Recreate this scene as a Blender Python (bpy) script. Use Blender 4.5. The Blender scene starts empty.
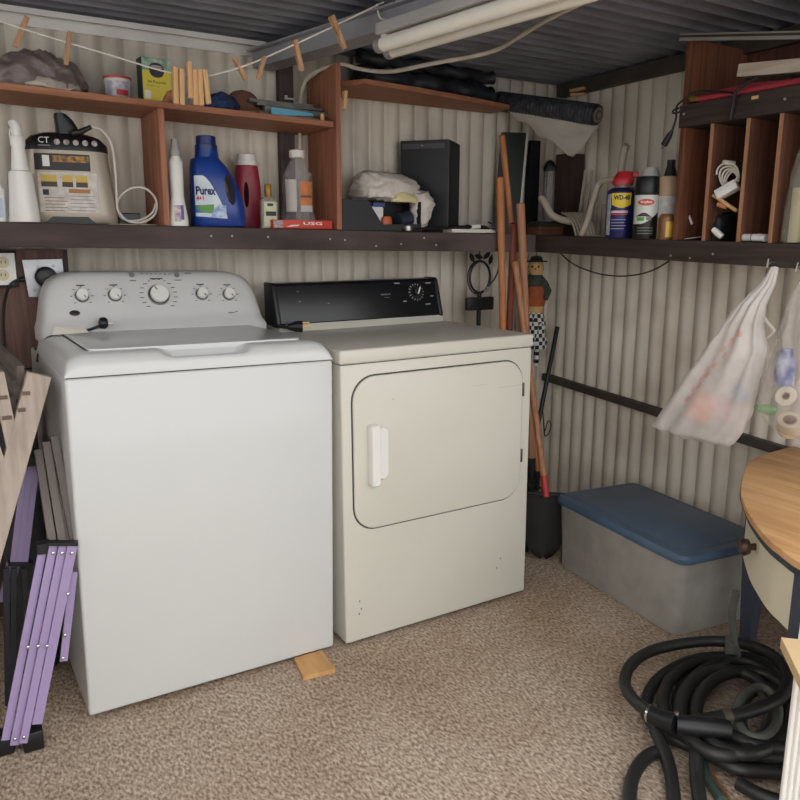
import bpy, bmesh, math, random
from mathutils import Vector, Matrix
random.seed(7)
S = bpy.context.scene
COL = S.collection
PI = math.pi
# ------------------------------------------------------------------ camera
CAM = Vector((-0.931, -1.8685, 1.1882)); YAW, PITCH, ROLL, FPX = 0.5400, 0.2029, 0.0041, 762.3
FW = Vector((math.sin(YAW)*math.cos(PITCH), math.cos(YAW)*math.cos(PITCH), -math.sin(PITCH)))
R0 = FW.cross(Vector((0, 0, 1))).normalized(); U0 = R0.cross(FW)
RT = R0*math.cos(ROLL) + U0*math.sin(ROLL); UP = U0*math.cos(ROLL) - R0*math.sin(ROLL)
cd = bpy.data.cameras.new('camera'); cam = bpy.data.objects.new('camera', cd); COL.objects.link(cam)
cd.sensor_fit = 'HORIZONTAL'; cd.sensor_width = 36; cd.lens = FPX/800*36; cd.clip_start = 0.02
M4 = Matrix.Identity(4)
for i in range(3):
    M4[i][0] = RT[i]; M4[i][1] = UP[i]; M4[i][2] = -FW[i]; M4[i][3] = CAM[i]
cam.matrix_world = M4
S.camera = cam
# ------------------------------------------------------------------ daylight and exposure
w = bpy.data.worlds.new('daylight'); S.world = w; w.use_nodes = True
bg = w.node_tree.nodes['Background']; bg.inputs[0].default_value = (0.985, 0.99, 1.0, 1); bg.inputs[1].default_value = 2.0
S.view_settings.view_transform = 'Standard'; S.view_settings.look = 'None'
S.view_settings.gamma = 1.0; S.view_settings.use_curve_mapping = False
S.view_settings.exposure = 0.38

# ------------------------------------------------------------------ helpers
def P(u, v, x=None, y=None, z=None):
    d = FW + RT*((u-400)/FPX) - UP*((v-400)/FPX)
    if x is not None: t = (x-CAM.x)/d.x
    elif y is not None: t = (y-CAM.y)/d.y
    else: t = (z-CAM.z)/d.z
    return CAM + d*t
def lin(c):
    c = c/255.0
    return c/12.92 if c <= 0.04045 else ((c+0.055)/1.055)**2.4
def rgb(c): return (lin(c[0]), lin(c[1]), lin(c[2]), 1)
MATS = {}
def mat(name, col, rough=0.6, metal=0.0, var=0.12, scale=8.0, bump=0.0, bscale=60.0, col2=None, stretch=(1, 1, 1), alpha=1.0, spec=0.5, detail=6.0, dirt=None, dscale=2.0, damt=0.5, trans=0.0, coat=0.0):
    if name in MATS: return MATS[name]
    m = bpy.data.materials.new(name); m.use_nodes = True; MATS[name] = m
    nt = m.node_tree; N = nt.nodes; L = nt.links; b = N['Principled BSDF']
    b.inputs['Roughness'].default_value = rough; b.inputs['Metallic'].default_value = metal
    b.inputs['Specular IOR Level'].default_value = spec
    if coat: b.inputs['Coat Weight'].default_value = coat
    tc = N.new('ShaderNodeTexCoord'); mp = N.new('ShaderNodeMapping'); mp.inputs['Scale'].default_value = stretch
    L.new(tc.outputs['Object'], mp.inputs['Vector'])
    no = N.new('ShaderNodeTexNoise'); no.inputs['Scale'].default_value = scale; no.inputs['Detail'].default_value = detail
    L.new(mp.outputs[0], no.inputs['Vector'])
    mx = N.new('ShaderNodeMix'); mx.data_type = 'RGBA'
    c1 = rgb(col); c2 = rgb(col2) if col2 else tuple(c*(1-var) for c in c1[:3])+(1,)
    rp = N.new('ShaderNodeValToRGB'); rp.color_ramp.elements[0].position = 0.35; rp.color_ramp.elements[1].position = 0.65
    L.new(no.outputs[0], rp.inputs[0]); L.new(rp.outputs[0], mx.inputs[0])
    mx.inputs[6].default_value = c1; mx.inputs[7].default_value = c2
    out = mx.outputs[2]
    if dirt:
        n2 = N.new('ShaderNodeTexNoise'); n2.inputs['Scale'].default_value = dscale; n2.inputs['Detail'].default_value = 8
        L.new(tc.outputs['Object'], n2.inputs['Vector'])
        r2 = N.new('ShaderNodeValToRGB'); r2.color_ramp.elements[0].position = 0.5; r2.color_ramp.elements[1].position = 0.75
        r2.color_ramp.elements[1].color = (damt, damt, damt, 1)
        L.new(n2.outputs[0], r2.inputs[0])
        m2 = N.new('ShaderNodeMix'); m2.data_type = 'RGBA'
        L.new(r2.outputs[0], m2.inputs[0]); L.new(out, m2.inputs[6]); m2.inputs[7].default_value = rgb(dirt)
        out = m2.outputs[2]
    L.new(out, b.inputs['Base Color'])
    if bump:
        nb = N.new('ShaderNodeTexNoise'); nb.inputs['Scale'].default_value = bscale; nb.inputs['Detail'].default_value = 4
        L.new(mp.outputs[0], nb.inputs['Vector'])
        bp = N.new('ShaderNodeBump'); bp.inputs['Strength'].default_value = bump; bp.inputs['Distance'].default_value = 0.01
        L.new(nb.outputs[0], bp.inputs['Height']); L.new(bp.outputs[0], b.inputs['Normal'])
    if trans: b.inputs['Transmission Weight'].default_value = trans
    if alpha < 1: b.inputs['Alpha'].default_value = alpha
    return m
def wood(name, c1, c2, axis=0, rough=0.65, sc=6):
    st = [14, 14, 14]; st[axis] = 0.8
    return mat(name, c1, rough, col2=c2, scale=sc, stretch=tuple(st), bump=0.08, bscale=10)

class MB:
    def __init__(s): s.v = []; s.f = []
    def add(s, vs, fs):
        o = len(s.v); s.v += [tuple(p) for p in vs]; s.f += [tuple(i+o for i in q) for q in fs]; return s
    def box(s, c, d, rz=0, ry=0, rx=0):
        M = Matrix.Rotation(rz, 3, 'Z') @ Matrix.Rotation(ry, 3, 'Y') @ Matrix.Rotation(rx, 3, 'X'); c = Vector(c)
        vs = [c + M @ Vector((sx*d[0]/2, sy*d[1]/2, sz*d[2]/2)) for sz in (-1, 1) for sy in (-1, 1) for sx in (-1, 1)]
        return s.add(vs, [(0, 2, 3, 1), (4, 5, 7, 6), (0, 1, 5, 4), (2, 6, 7, 3), (0, 4, 6, 2), (1, 3, 7, 5)])
    def bb(s, x0, x1, y0, y1, z0, z1): return s.box(((x0+x1)/2, (y0+y1)/2, (z0+z1)/2), (x1-x0, y1-y0, z1-z0))
    def loft(s, rings, caps=True, closed=True):
        n = len(rings[0]); vs = [p for r in rings for p in r]; fs = []
        for i in range(len(rings)-1):
            for j in range(n if closed else n-1):
                k = (j+1) % n
                fs.append((i*n+j, i*n+k, (i+1)*n+k, (i+1)*n+j))
        if caps and closed:
            fs.append(tuple(range(n-1, -1, -1))); fs.append(tuple((len(rings)-1)*n+j for j in range(n)))
        return s.add(vs, fs)
    def lathe(s, prof, n=20, c=(0, 0, 0), axis='z', sq=(1, 1), caps=True):
        rings = []
        for r, h in prof:
            ring = []
            for j in range(n):
                a = 2*PI*j/n; p, q = r*math.cos(a)*sq[0], r*math.sin(a)*sq[1]
                if axis == 'z': ring.append((c[0]+p, c[1]+q, c[2]+h))
                elif axis == 'y': ring.append((c[0]+p, c[1]+h, c[2]-q))
                else: ring.append((c[0]+h, c[1]+p, c[2]+q))
            rings.append(ring)
        return s.loft(rings, caps)
    def tube(s, pts, r, n=8, closed=False, caps=True):
        pts = [Vector(p) for p in pts]; m = len(pts); rings = []
        rr = r if isinstance(r, (list, tuple)) else [r]*m
        up = Vector((0, 0, 1)); prev = None
        for i in range(m):
            if closed: t = pts[(i+1) % m]-pts[i-1]
            else: t = pts[min(i+1, m-1)]-pts[max(i-1, 0)]
            t = t.normalized() if t.length > 1e-9 else Vector((0, 0, 1))
            if prev is None:
                a = t.cross(up if abs(t.z) < .9 else Vector((1, 0, 0))).normalized()
            else:
                a = prev - t*prev.dot(t)
                a = a.normalized() if a.length > 1e-6 else t.orthogonal().normalized()
            prev = a; b = t.cross(a)
            rings.append([pts[i]+(a*math.cos(2*PI*j/n)+b*math.sin(2*PI*j/n))*rr[i] for j in range(n)])
        if closed: return s.loft(rings+[rings[0]], False)
        return s.loft(rings, caps)
    def bar(s, p0, p1, wd, th, up=(0, 0, 1)):
        p0, p1 = Vector(p0), Vector(p1); t = (p1-p0).normalized(); a = t.cross(Vector(up)).normalized(); b = a.cross(t)
        rings = [[p + a*sx*wd/2 + b*sy*th/2 for sx, sy in ((-1, -1), (1, -1), (1, 1), (-1, 1))] for p in (p0, p1)]
        return s.loft(rings)
    def prism(s, poly, a, b, plane='xz'):
        def mk(p, h):
            return {'xz': (p[0], h, p[1]), 'xy': (p[0], p[1], h), 'yz': (h, p[0], p[1])}[plane]
        return s.loft([[mk(p, a) for p in poly], [mk(p, b) for p in poly]])
    def grid(s, fn, nu, nv):
        vs = [fn(i/nu, j/nv) for j in range(nv+1) for i in range(nu+1)]
        fs = [(j*(nu+1)+i, j*(nu+1)+i+1, (j+1)*(nu+1)+i+1, (j+1)*(nu+1)+i) for j in range(nv) for i in range(nu)]
        return s.add(vs, fs)
    def ball(s, c, r, n=12, m=8):
        rx, ry, rz = r if isinstance(r, (list, tuple)) else (r, r, r)
        rings = []
        for i in range(m+1):
            t = PI*i/m; k = max(math.sin(t), 0.02)
            rings.append([(c[0]+rx*k*math.cos(2*PI*j/n), c[1]+ry*k*math.sin(2*PI*j/n), c[2]-rz*math.cos(t)) for j in range(n)])
        return s.loft(rings)
    def build(s, name, m, parent=None, bevel=0, seg=2, smooth=40, thick=0, loc=None):
        me = bpy.data.meshes.new(name); bm = bmesh.new()
        vs = [bm.verts.new(p) for p in s.v]
        for q in s.f:
            try: bm.faces.new([vs[i] for i in q])
            except ValueError: pass
        if thick == 0: bmesh.ops.recalc_face_normals(bm, faces=bm.faces)
        if bevel:
            es = [e for e in bm.edges if len(e.link_faces) == 2 and e.calc_face_angle(0) > 0.5]
            bmesh.ops.bevel(bm, geom=es, offset=bevel, segments=seg, affect='EDGES', profile=0.5, clamp_overlap=True)
        if thick:
            bmesh.ops.solidify(bm, geom=bm.faces[:], thickness=thick)
        bm.to_mesh(me); bm.free()
        if smooth:
            me.shade_smooth(); me.set_sharp_from_angle(angle=math.radians(smooth))
        me.materials.append(m)
        o = bpy.data.objects.new(name, me); COL.objects.link(o)
        if parent: o.parent = parent
        if loc is not None: o.location = loc
        return o
def spline(pts, k=8, closed=False):
    pts = [Vector(p) for p in pts]; n = len(pts); out = []
    for i in range(n if closed else n-1):
        g = (lambda j: pts[j % n]) if closed else (lambda j: pts[max(0, min(n-1, j))])
        a, b, c, d = g(i-1), g(i), g(i+1), g(i+2)
        for q in range(k):
            t = q/k
            out.append(0.5*((2*b)+(c-a)*t+(2*a-5*b+4*c-d)*t*t+(3*b-a-3*c+d)*t**3))
    if not closed: out.append(pts[-1])
    return out
def rrect(x0, x1, z0, z1, r, n=5):
    o = []
    for cx, cz, a0 in ((x1-r, z1-r, 0), (x0+r, z1-r, PI/2), (x0+r, z0+r, PI), (x1-r, z0+r, 1.5*PI)):
        for i in range(n+1):
            a = a0+PI/2*i/n; o.append((cx+r*math.cos(a), cz+r*math.sin(a)))
    return o
def sell(cx, cy, z, rx, ry, p=2.0, n=28):
    o = []
    for j in range(n):
        a = 2*PI*j/n; c, s_ = math.cos(a), math.sin(a)
        o.append((cx+rx*math.copysign(abs(c)**(2/p), c), cy+ry*math.copysign(abs(s_)**(2/p), s_), z))
    return o
def thing(name, label, cat, loc=(0, 0, 0), rz=0, group=None):
    o = bpy.data.objects.new(name, None); COL.objects.link(o); o.location = loc; o.rotation_euler = (0, 0, rz)
    o.empty_display_size = 0.05
    o['label'] = label; o['category'] = cat
    if group: o['group'] = group
    return o
def tag(o, label, cat, group=None):
    o['label'] = label; o['category'] = cat
    if group: o['group'] = group
    return o
def struct(o): o['kind'] = 'structure'; return o
def text(name, s, m, parent, o, ex, ey, width, off=0.0006, height=None, bold=0.0):
    """lettering laid on a face: o = centre, ex reading direction, ey up"""
    cu = bpy.data.curves.new(name, 'FONT'); cu.body = s; cu.resolution_u = 2; cu.offset = bold; cu.extrude = 0
    t = bpy.data.objects.new(name, cu); COL.objects.link(t)
    bpy.context.view_layer.update()
    me = bpy.data.meshes.new_from_object(t.evaluated_get(bpy.context.evaluated_depsgraph_get()))
    bpy.data.objects.remove(t); bpy.data.curves.remove(cu)
    xs = [v.co.x for v in me.vertices]; ys = [v.co.y for v in me.vertices]
    x0, x1, y0, y1 = min(xs), max(xs), min(ys), max(ys); k = width/(x1-x0); ky = k if height is None else height/(y1-y0)
    o, ex, ey = Vector(o), Vector(ex).normalized(), Vector(ey).normalized(); n = ex.cross(ey)
    for v in me.vertices: v.co = o + ex*((v.co.x-(x0+x1)/2)*k) + ey*((v.co.y-(y0+y1)/2)*ky) + n*off
    me.materials.clear(); me.materials.append(m)
    ob = bpy.data.objects.new(name, me); COL.objects.link(ob); ob.parent = parent
    return ob

# ------------------------------------------------------------------ materials
WALLC = mat('painted_corrugated_steel', (214, 205, 190), 0.55, var=0.10, scale=5, stretch=(2, 2, .6), dirt=(150, 132, 110), dscale=3.5, damt=0.55, bump=0.04, bscale=30)
ROOFC = mat('weathered_galvanised_roof', (142, 144, 154), 0.4, 0.3, var=0.35, scale=4, stretch=(.6, 3, 3), dirt=(70, 55, 45), dscale=3, damt=0.4)
FLASH = mat('pale_flashing_metal', (226, 224, 220), 0.5, 0.0, var=.12)
DARKST = mat('dark_steel_channel', (84, 78, 72), 0.6, 0.4, var=.3, scale=12)
DARKWD = wood('dark_stained_board', (66, 50, 44), (44, 33, 30), 0)
DARKWDY = wood('dark_stained_board_y', (66, 52, 46), (44, 34, 31), 1)
REDWD = wood('red_brown_wood', (172, 116, 84), (142, 90, 64), 0)
REDWDZ = wood('red_brown_wood_upright', (170, 114, 84), (140, 88, 64), 2)
PLYZ = wood('plywood_upright', (122, 74, 50), (92, 52, 36), 2)
PLYEDGE = wood('raw_wood_edge', (176, 130, 96), (150, 106, 76), 2)
ENAMEL = mat('white_enamel', (207, 208, 206), 0.28, var=0.02, scale=3, coat=.2)
ENAMELC = mat('cream_enamel', (206, 203, 191), 0.33, var=0.03, scale=3, dirt=(190, 184, 168), dscale=2, damt=.3)
WPLAST = mat('white_plastic', (228, 226, 220), 0.4, var=0.04)
BLACKP = mat('black_plastic', (24, 25, 28), 0.42, var=.2)
BLACKR = mat('black_rubber', (30, 30, 31), 0.55, var=.25, scale=20)
CHROME = mat('bright_chrome', (210, 210, 212), 0.18, 1.0, var=.05)
GREYPR = mat('grey_print', (120, 120, 122), 0.6)
DARKPR = mat('dark_print', (50, 50, 54), 0.6)
WPRINT = mat('white_print', (235, 235, 232), 0.6)
NAIL = mat('steel_nail', (190, 188, 184), 0.35, .9)
PINE = wood('pale_pine', (222, 182, 128), (200, 156, 104), 2)
# ------------------------------------------------------------------ the shed
WX, WY, ROOF, PITCHC = 1.40, 0.735, 1.835, 0.0665
def wave(s):
    c = abs(math.cos(PI*s/PITCHC)); return 0.020*(c**0.8)
def corr(a0, a1, fn, nz=6):
    m = MB(); n = int((a1-a0)/PITCHC*14)
    m.grid(lambda i, j: fn(a0+(a1-a0)*i, j), n, nz); return m
fl = struct(MB().bb(-1.62, 1.43, -2.12, 0.76, -0.06, 0).build('floor', mat('carpet', (172, 152, 130), .95), smooth=0))
nt = MATS['carpet'].node_tree; N = nt.nodes; L = nt.links; b = N['Principled BSDF']; b.inputs['Specular IOR Level'].default_value = .1
tc = N.new('ShaderNodeTexCoord')
def nz(scale, st, det=3, rz=0):
    mp = N.new('ShaderNodeMapping'); mp.inputs['Scale'].default_value = st; mp.inputs['Rotation'].default_value = (0, 0, rz); L.new(tc.outputs['Object'], mp.inputs['Vector'])
    n = N.new('ShaderNodeTexNoise'); n.inputs['Scale'].default_value = scale; n.inputs['Detail'].default_value = det; L.new(mp.outputs[0], n.inputs['Vector']); return n
def ramp(src, stops):
    r = N.new('ShaderNodeValToRGB'); e = r.color_ramp.elements
    e[0].position, e[0].color = stops[0]; e[1].position, e[1].color = stops[1]
    for p, c in stops[2:]:
        q = e.new(p); q.color = c
    L.new(src, r.inputs[0]); return r
n1 = nz(150, (1, .5, 1), 3, .5); n2 = nz(2.2, (1, 1, 1), 6); n3 = nz(26, (1, 1, 1), 3)
r1 = ramp(n1.outputs[0], [(.33, rgb((136, 117, 101))), (.5, rgb((180, 161, 142))), (.68, rgb((214, 199, 181)))])
r2 = ramp(n2.outputs[0], [(.42, (1, 1, 1, 1)), (.75, (.74, .66, .58, 1))])
r3 = ramp(n3.outputs[0], [(.35, (.9, .89, .88, 1)), (.6, (1, 1, 1, 1))])
mm = N.new('ShaderNodeMix'); mm.data_type = 'RGBA'; mm.blend_type = 'MULTIPLY'; mm.inputs[0].default_value = 1; L.new(r1.outputs[0], mm.inputs[6]); L.new(r2.outputs[0], mm.inputs[7])
m3 = N.new('ShaderNodeMix'); m3.data_type = 'RGBA'; m3.blend_type = 'MULTIPLY'; m3.inputs[0].default_value = 1; L.new(mm.outputs[2], m3.inputs[6]); L.new(r3.outputs[0], m3.inputs[7])
L.new(m3.outputs[2], b.inputs['Base Color'])
bp = N.new('ShaderNodeBump'); bp.inputs['Strength'].default_value = .9; bp.inputs['Distance'].default_value = .006; L.new(n1.outputs[0], bp.inputs['Height']); L.new(bp.outputs[0], b.inputs['Normal'])

struct(MB().bb(-6, 6, -9, -2.12, -0.1, -0.03).build('ground', mat('concrete_ground', (150, 145, 138), .9, var=.2), smooth=0))
wb = struct(corr(-1.6, WX, lambda s, j: (s, WY+.016-wave(s), 1.86*j)).build('wall_back', WALLC, smooth=60))
wr = struct(corr(-1.75, WY+.01, lambda s, j: (WX+.016-wave(s), s, 1.86*j)).build('wall_right', WALLC, smooth=60))
WL0, WL1, WLZ0, WLZ1 = -1.15, .35, 1.22, 1.78
wl = corr(-1.75, WY+.01, lambda s, j: (-1.6-.016+wave(s), s, WLZ0*j))
for a0, a1, z0, z1 in ((-1.75, WL0, WLZ0, 1.86), (WL1, WY+.01, WLZ0, 1.86), (WL0, WL1, WLZ1, 1.86)):
    wl.grid(lambda i, j: (-1.6-.016+wave(a0+(a1-a0)*i), a0+(a1-a0)*i, z0+(z1-z0)*j), int((a1-a0)/PITCHC*14), 2)
struct(wl.build('wall_left', WALLC, smooth=60))
wn = struct(MB().bb(-1.63, -1.585, WL0-.02, WL1+.02, WLZ0-.03, WLZ0).bb(-1.63, -1.585, WL0-.02, WL1+.02, WLZ1, WLZ1+.03).bb(-1.63, -1.585, WL0-.02, WL0, WLZ0, WLZ1).bb(-1.63, -1.585, WL1, WL1+.02, WLZ0, WLZ1).build('added_window', FLASH, smooth=0))  # unseen window, added to bring light onto the left shelves
MB().bb(-1.62, -1.595, -.42, -.39, WLZ0, WLZ1).build('mullion', FLASH, wn, smooth=0)
struct(corr(-1.25, WY+.03, lambda s, j: (-1.65+3.1*j, s, ROOF+.9*wave(s))).build('ceiling', ROOFC, smooth=60))
struct(MB().bb(-1.6, .08, WY-.045, WY-.001, ROOF-.004, ROOF+.004).bb(-1.6, .08, WY-.006, WY-.001, ROOF-.036, ROOF).bb(-1.6, .08, WY-.05, WY-.045, ROOF-.012, ROOF+.004).build('trim_1', FLASH, smooth=0))
struct(MB().bb(WX-.05, WX-.002, -1.2, WY-.05, ROOF-.05, ROOF).build('trim_2', DARKST, smooth=0, bevel=.004))
# sagging rail along the right wall
a = P(530, 372, x=1.385); c = P(780, 450, x=1.385); d = (c-a).normalized()
struct(MB().bar(a-d*((a.y-.72)/d.y), a+d*1.9, .03, .032, up=(0, 0, 1)).build('trim_3', DARKST, smooth=0, bevel=.003))
# stud behind the shelves
x0 = P(279, 120, y=.70).x; x1 = P(293, 120, y=.70).x
struct(MB().bb(x0, x1, .69, .718, 1.20, ROOF-.02).build('trim_4', wood('stud_wood', (74, 56, 52), (50, 38, 36), 2), smooth=0))
# roof purlin, set a little askew
a = P(262, 62, z=1.775); c = P(470, 0, z=1.775); d = (c-a).normalized()
pu = MB().bar(a, a+d*2.2, .075, .05)
pu.bar(a+Vector((0, 0, .025)), a+d*2.2+Vector((0, 0, .025)), .12, .006)
struct(pu.build('trim_5', mat('galvanised_purlin', (160, 160, 164), .45, .3, var=.25, scale=6), smooth=0))
# ------------------------------------------------------------------ washing machine (local: x across, y back, z up, origin front left)
wa = thing('washing_machine', 'white top-loading washing machine left of the dryer, grey dials on its sloped console', 'washing machine', (-.7162, .0009, .004), .0138)
wa.rotation_euler.y = .011
WW = .686
MB().bb(0, WW, 0, .645, .015, .8754).build('cabinet', ENAMEL, wa, bevel=.008, seg=3)
for i, (x, y) in enumerate(((.06, .09), (WW-.06, .09), (.06, .58), (WW-.06, .58))):
    MB().lathe([(.022, 0), (.022, .012), (.012, .014), (.012, .03)], 12, (x, y, 0)).build('leveling_foot', BLACKR, wa)
def sh(d, R=.062): 
    d = max(0, min(d, R)); return (1-(1-d/R)**2.4)**(1/2.4)
def scoop(x, y):
    cx = abs(x-.343)
    e = max(0, min(1, (.125-cx)/.045)); e = e*e*(3-2*e)
    q = max(0, min(1, (.066-y)/.01)); q2 = max(0, min(1, (y-.006)/.02))
    return .024*e*q*q2
def deck(i, j):
    x = WW*i; y = .50*j**1.6
    k = min(sh(x), sh(WW-x)) * sh(y, .05) if False else (sh(x)*sh(WW-x)*sh(y, .05))
    return (x, y, .879+.05*k-scoop(x, y))
dm = MB().grid(deck, 96, 48)
def skirt(i, j): return (WW*i, 0.0005, .8775+.0015*j)
dm.grid(skirt, 40, 1)
dm.grid(lambda i, j: (0, .5*i, .8775+.0015*j), 4, 1).grid(lambda i, j: (WW, .5*i, .8775+.0015*j), 4, 1)
dm.build('top_cover', ENAMEL, wa, smooth=60)
MB().bb(.004, WW-.004, .004, .6, .874, .879).build('seam_gap', DARKPR, wa, smooth=0)
lid = MB().prism(rrect(.066, WW-.066, .062, .475, .02), .912, .9335, 'xy').build('lid', ENAMEL, wa, bevel=.003)
MB().prism(rrect(.060, WW-.060, .0685, .48, .02), .90, .9297, 'xy').build('lid_gap', DARKPR, wa, smooth=0)
# console
lv = [(.90, .336, .45), (.935, .336, .452), (.955, .330, .476), (.98, .326, .487), (1.02, .319, .504), (1.05, .310, .518), (1.072, .298, .530), (1.086, .278, .540), (1.095, .25, .55), (1.099, .22, .562)]
def cring(z, hw, yf):
    WW = .702
    o = [(WW/2-hw, yf+.03, z), (WW/2-hw+.012, yf+.006, z)]
    o += [(WW/2-hw+.04+(2*hw-.08)*t/6, yf, z) for t in range(7)]
    o += [(WW/2+hw-.012, yf+.006, z), (WW/2+hw, yf+.03, z), (WW/2+hw, .64, z), (WW/2-hw, .64, z)]
    return o
con = MB().loft([cring(*q) for q in lv]).build('console', mat('pale_grey_plastic', (208, 206, 204), .42, var=.03), wa, smooth=50)
def conpt(u, v):
    # point on the sloped face of the console, in washer coordinates
    p = P(u, v, y=.515); 
    for _ in range(4):
        lz = p.z; yf = .476+(lz-.955)*(.530-.476)/(1.072-.955)
        p = P(u, v, y=yf+.0009+.0138*.3)
    return Vector((p.x+.7112, yf-.001, p.z))
nrm = Vector((0, -.9, .42)).normalized(); exn = Vector((1, 0, 0)); upn = Vector((0, .42, .9)).normalized()
def dial(u, v, r, big=False):
    c = conpt(u, v); 
    def cyl(r0, r1, h0, h1, n=22):
        m = MB(); rings = []
        for rr, hh in ((r0, h0), (r0, h1-.002), (r1, h1)):
            rings.append([c+nrm*hh+exn*rr*math.cos(2*PI*j/n)+upn*rr*math.sin(2*PI*j/n) for j in range(n)])
        return m.loft(rings)
    k = cyl(r, r*.92, .002, .02).build('dial', WPLAST, con)
    cyl(r*1.22, r*1.2, 0, .004).build('dial_ring', mat('silver_plastic', (150, 150, 152), .3, .7), con)
    cyl(r*1.07, r*1.05, .004, .007).build('dial_shadow_gap', DARKPR, con)
    m = MB(); a = 2.2 if big else -1.0
    m.box(c+nrm*.0205+(exn*math.cos(a)+upn*math.sin(a))*r*.6, (.003, .002, r*.5), ry=PI/2-a); m.build('pointer', GREYPR, con)
    mk = MB(); nt_ = 16 if big else 7
    for t in range(nt_):
        an = PI*(-.25+1.5*t/(nt_-1)); q = c+nrm*.0012+(exn*math.cos(an)+upn*math.sin(an))*r*(1.9 if big else 1.75)
        mk.box(q, (.012 if big and abs(math.cos(an)) > .5 else .006, .001, .0018), rx=-.43)
    q = c+upn*r*(2.0 if not big else 1.95)+nrm*.0012; mk.box(q, (r*1.4, .001, .003), rx=-.43)
    mk.build('dial_markings', DARKPR, con)
for u, v, r, g in ((82, 297, .0165, 0), (115, 296, .0165, 0), (159, 295, .027, 1), (202, 294, .0165, 0), (229, 294, .0165, 0)): dial(u, v, r, g)
bd = MB()
c = conpt(75, 314); rings = [[c+nrm*h+exn*.0145*k*math.cos(2*PI*j/20)+upn*.0085*k*math.sin(2*PI*j/20) for j in range(20)] for h, k in ((0, 1), (.0012, 1), (.0016, .9))]
bd.loft(rings).build('badge', mat('dark_badge', (70, 62, 60), .35, .5), con)
for u in (132, 177):
    c = conpt(u, 275); MB().loft([[c+nrm*h+exn*.0075*math.cos(2*PI*j/14)+upn*.0075*math.sin(2*PI*j/14) for j in range(14)] for h in (0, .0025)]).build('button', GREYPR, con)
mk = MB()
for t in range(7): mk.box(conpt(142+t*4.6, 274)+nrm*.001, (.007, .001, .0022), rx=-.43)
for u, v, wd in ((133, 281, .018), (178, 280, .022), (188, 273, .02), (232, 312, .022), (237, 311, .008)): mk.box(conpt(u, v)+nrm*.001, (wd, .001, .0025), rx=-.43)
mk.build('panel_markings', GREYPR, con)

# ------------------------------------------------------------------ dryer
dr = thing('clothes_dryer', 'cream front-loading clothes dryer with black console beside the white washer', 'dryer', (.006, 0, -.003))
dr.rotation_euler.y = -.011
MB().bb(0, WW, 0, .60, .0155, .8588).build('cabinet', ENAMELC, dr, bevel=.006, seg=3)
MB().bb(.004, WW-.004, .003, .595, .857, .8605).build('seam_gap', DARKPR, dr, smooth=0)
MB().bb(-.003, WW+.002, -.005, .60, .8603, .9013).build('top_panel', ENAMELC, dr, bevel=.007, seg=3)
for x, y in ((.05, .09), (WW-.05, .09), (.05, .55), (WW-.05, .55)):
    MB().lathe([(.02, 0), (.02, .01), (.01, .012), (.01, .022)], 12, (x, y, 0)).build('leveling_foot', BLACKR, dr)
# console
MB().prism([(.475, .901), (.49, .925), (.505, .932), (.60, .932), (.60, .901)], .018, .668, 'yz').build('console_base', ENAMELC, dr, bevel=.003)
cb = MB().prism([(.487, .926), (.492, .922), (.60, .922), (.60, 1.057), (.535, 1.057), (.527, 1.051)], .022, .665, 'yz').build('console', mat('black_console_plastic', (20, 21, 25), .3, var=.2), dr, bevel=.004)
for x in (.014, .655): MB().prism([(.484, .924), (.49, .918), (.6, .918), (.6, 1.060), (.534, 1.060), (.524, 1.053)], x, x+.016, 'yz').build('console_end_cap', BLACKP, dr, bevel=.004)
n2v = Vector((0, -.953, .302)).normalized(); u2v = Vector((0, .302, .953))
def dpt(u, v):
    p = P(u, v, y=.51)
    for _ in range(4): yf = .487+(p.z-.926)*.32; p = P(u, v, y=yf)
    return p
def disc(m, c, r, h0, h1, n, e1=Vector((1, 0, 0)), e2=u2v, nn=n2v):
    return m.loft([[c+nn*h+e1*r*math.cos(2*PI*j/n)+e2*r*math.sin(2*PI*j/n) for j in range(n)] for h in (h0, h1)])
c = dpt(417, 293)
disc(MB(), c, .034, 0, .003, 28).build('dial_plate', BLACKP, cb)
kn = disc(MB(), c, .0165, .003, .022, 20).build('timer_knob', BLACKP, cb, bevel=.002)
kn2 = MB().box(c+n2v*.024, (.006, .006, .03), rx=-.307, ry=.6).build('knob_grip', CHROME, kn) if False else None
mk = MB().box(c+n2v*.0245, (.005, .003, .026), ry=.55, rx=-.3); mk.build('knob_pointer', WPRINT, cb)
mk = MB()
for t in range(16):
    an = 2*PI*t/16; q = c+n2v*.004+(Vector((1, 0, 0))*math.cos(an)+u2v*math.sin(an))*.029; mk.box(q, (.002, .001, .006), rx=-.3, ry=PI/2-an)
for du, dv, wd in ((-19, -9, .022), (12, -9, .022), (16, 4, .014), (-11, 9, .014), (12, 12, .02), (-30, 8, .0)):
    if wd: mk.box(dpt(417+du, 293+dv)+n2v*.001, (wd, .001, .0035), rx=-.3)
mk.build('dial_markings', mat('console_print', (178, 178, 176), .6), cb)
text('brand_lettering', 'HOTPOINT', MATS['console_print'], cb, dpt(387, 295), (1, 0, 0), u2v, .04, .001)
mk = MB().box(dpt(388, 298)+n2v*.001, (.02, .001, .0018), rx=-.3)
for u, v in ((299, 291), (301, 301), (330, 303)): mk.box(dpt(u, v)+n2v*.001, (.007, .001, .0025), rx=-.3)
mk.build('fine_print', GREYPR, cb)
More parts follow.
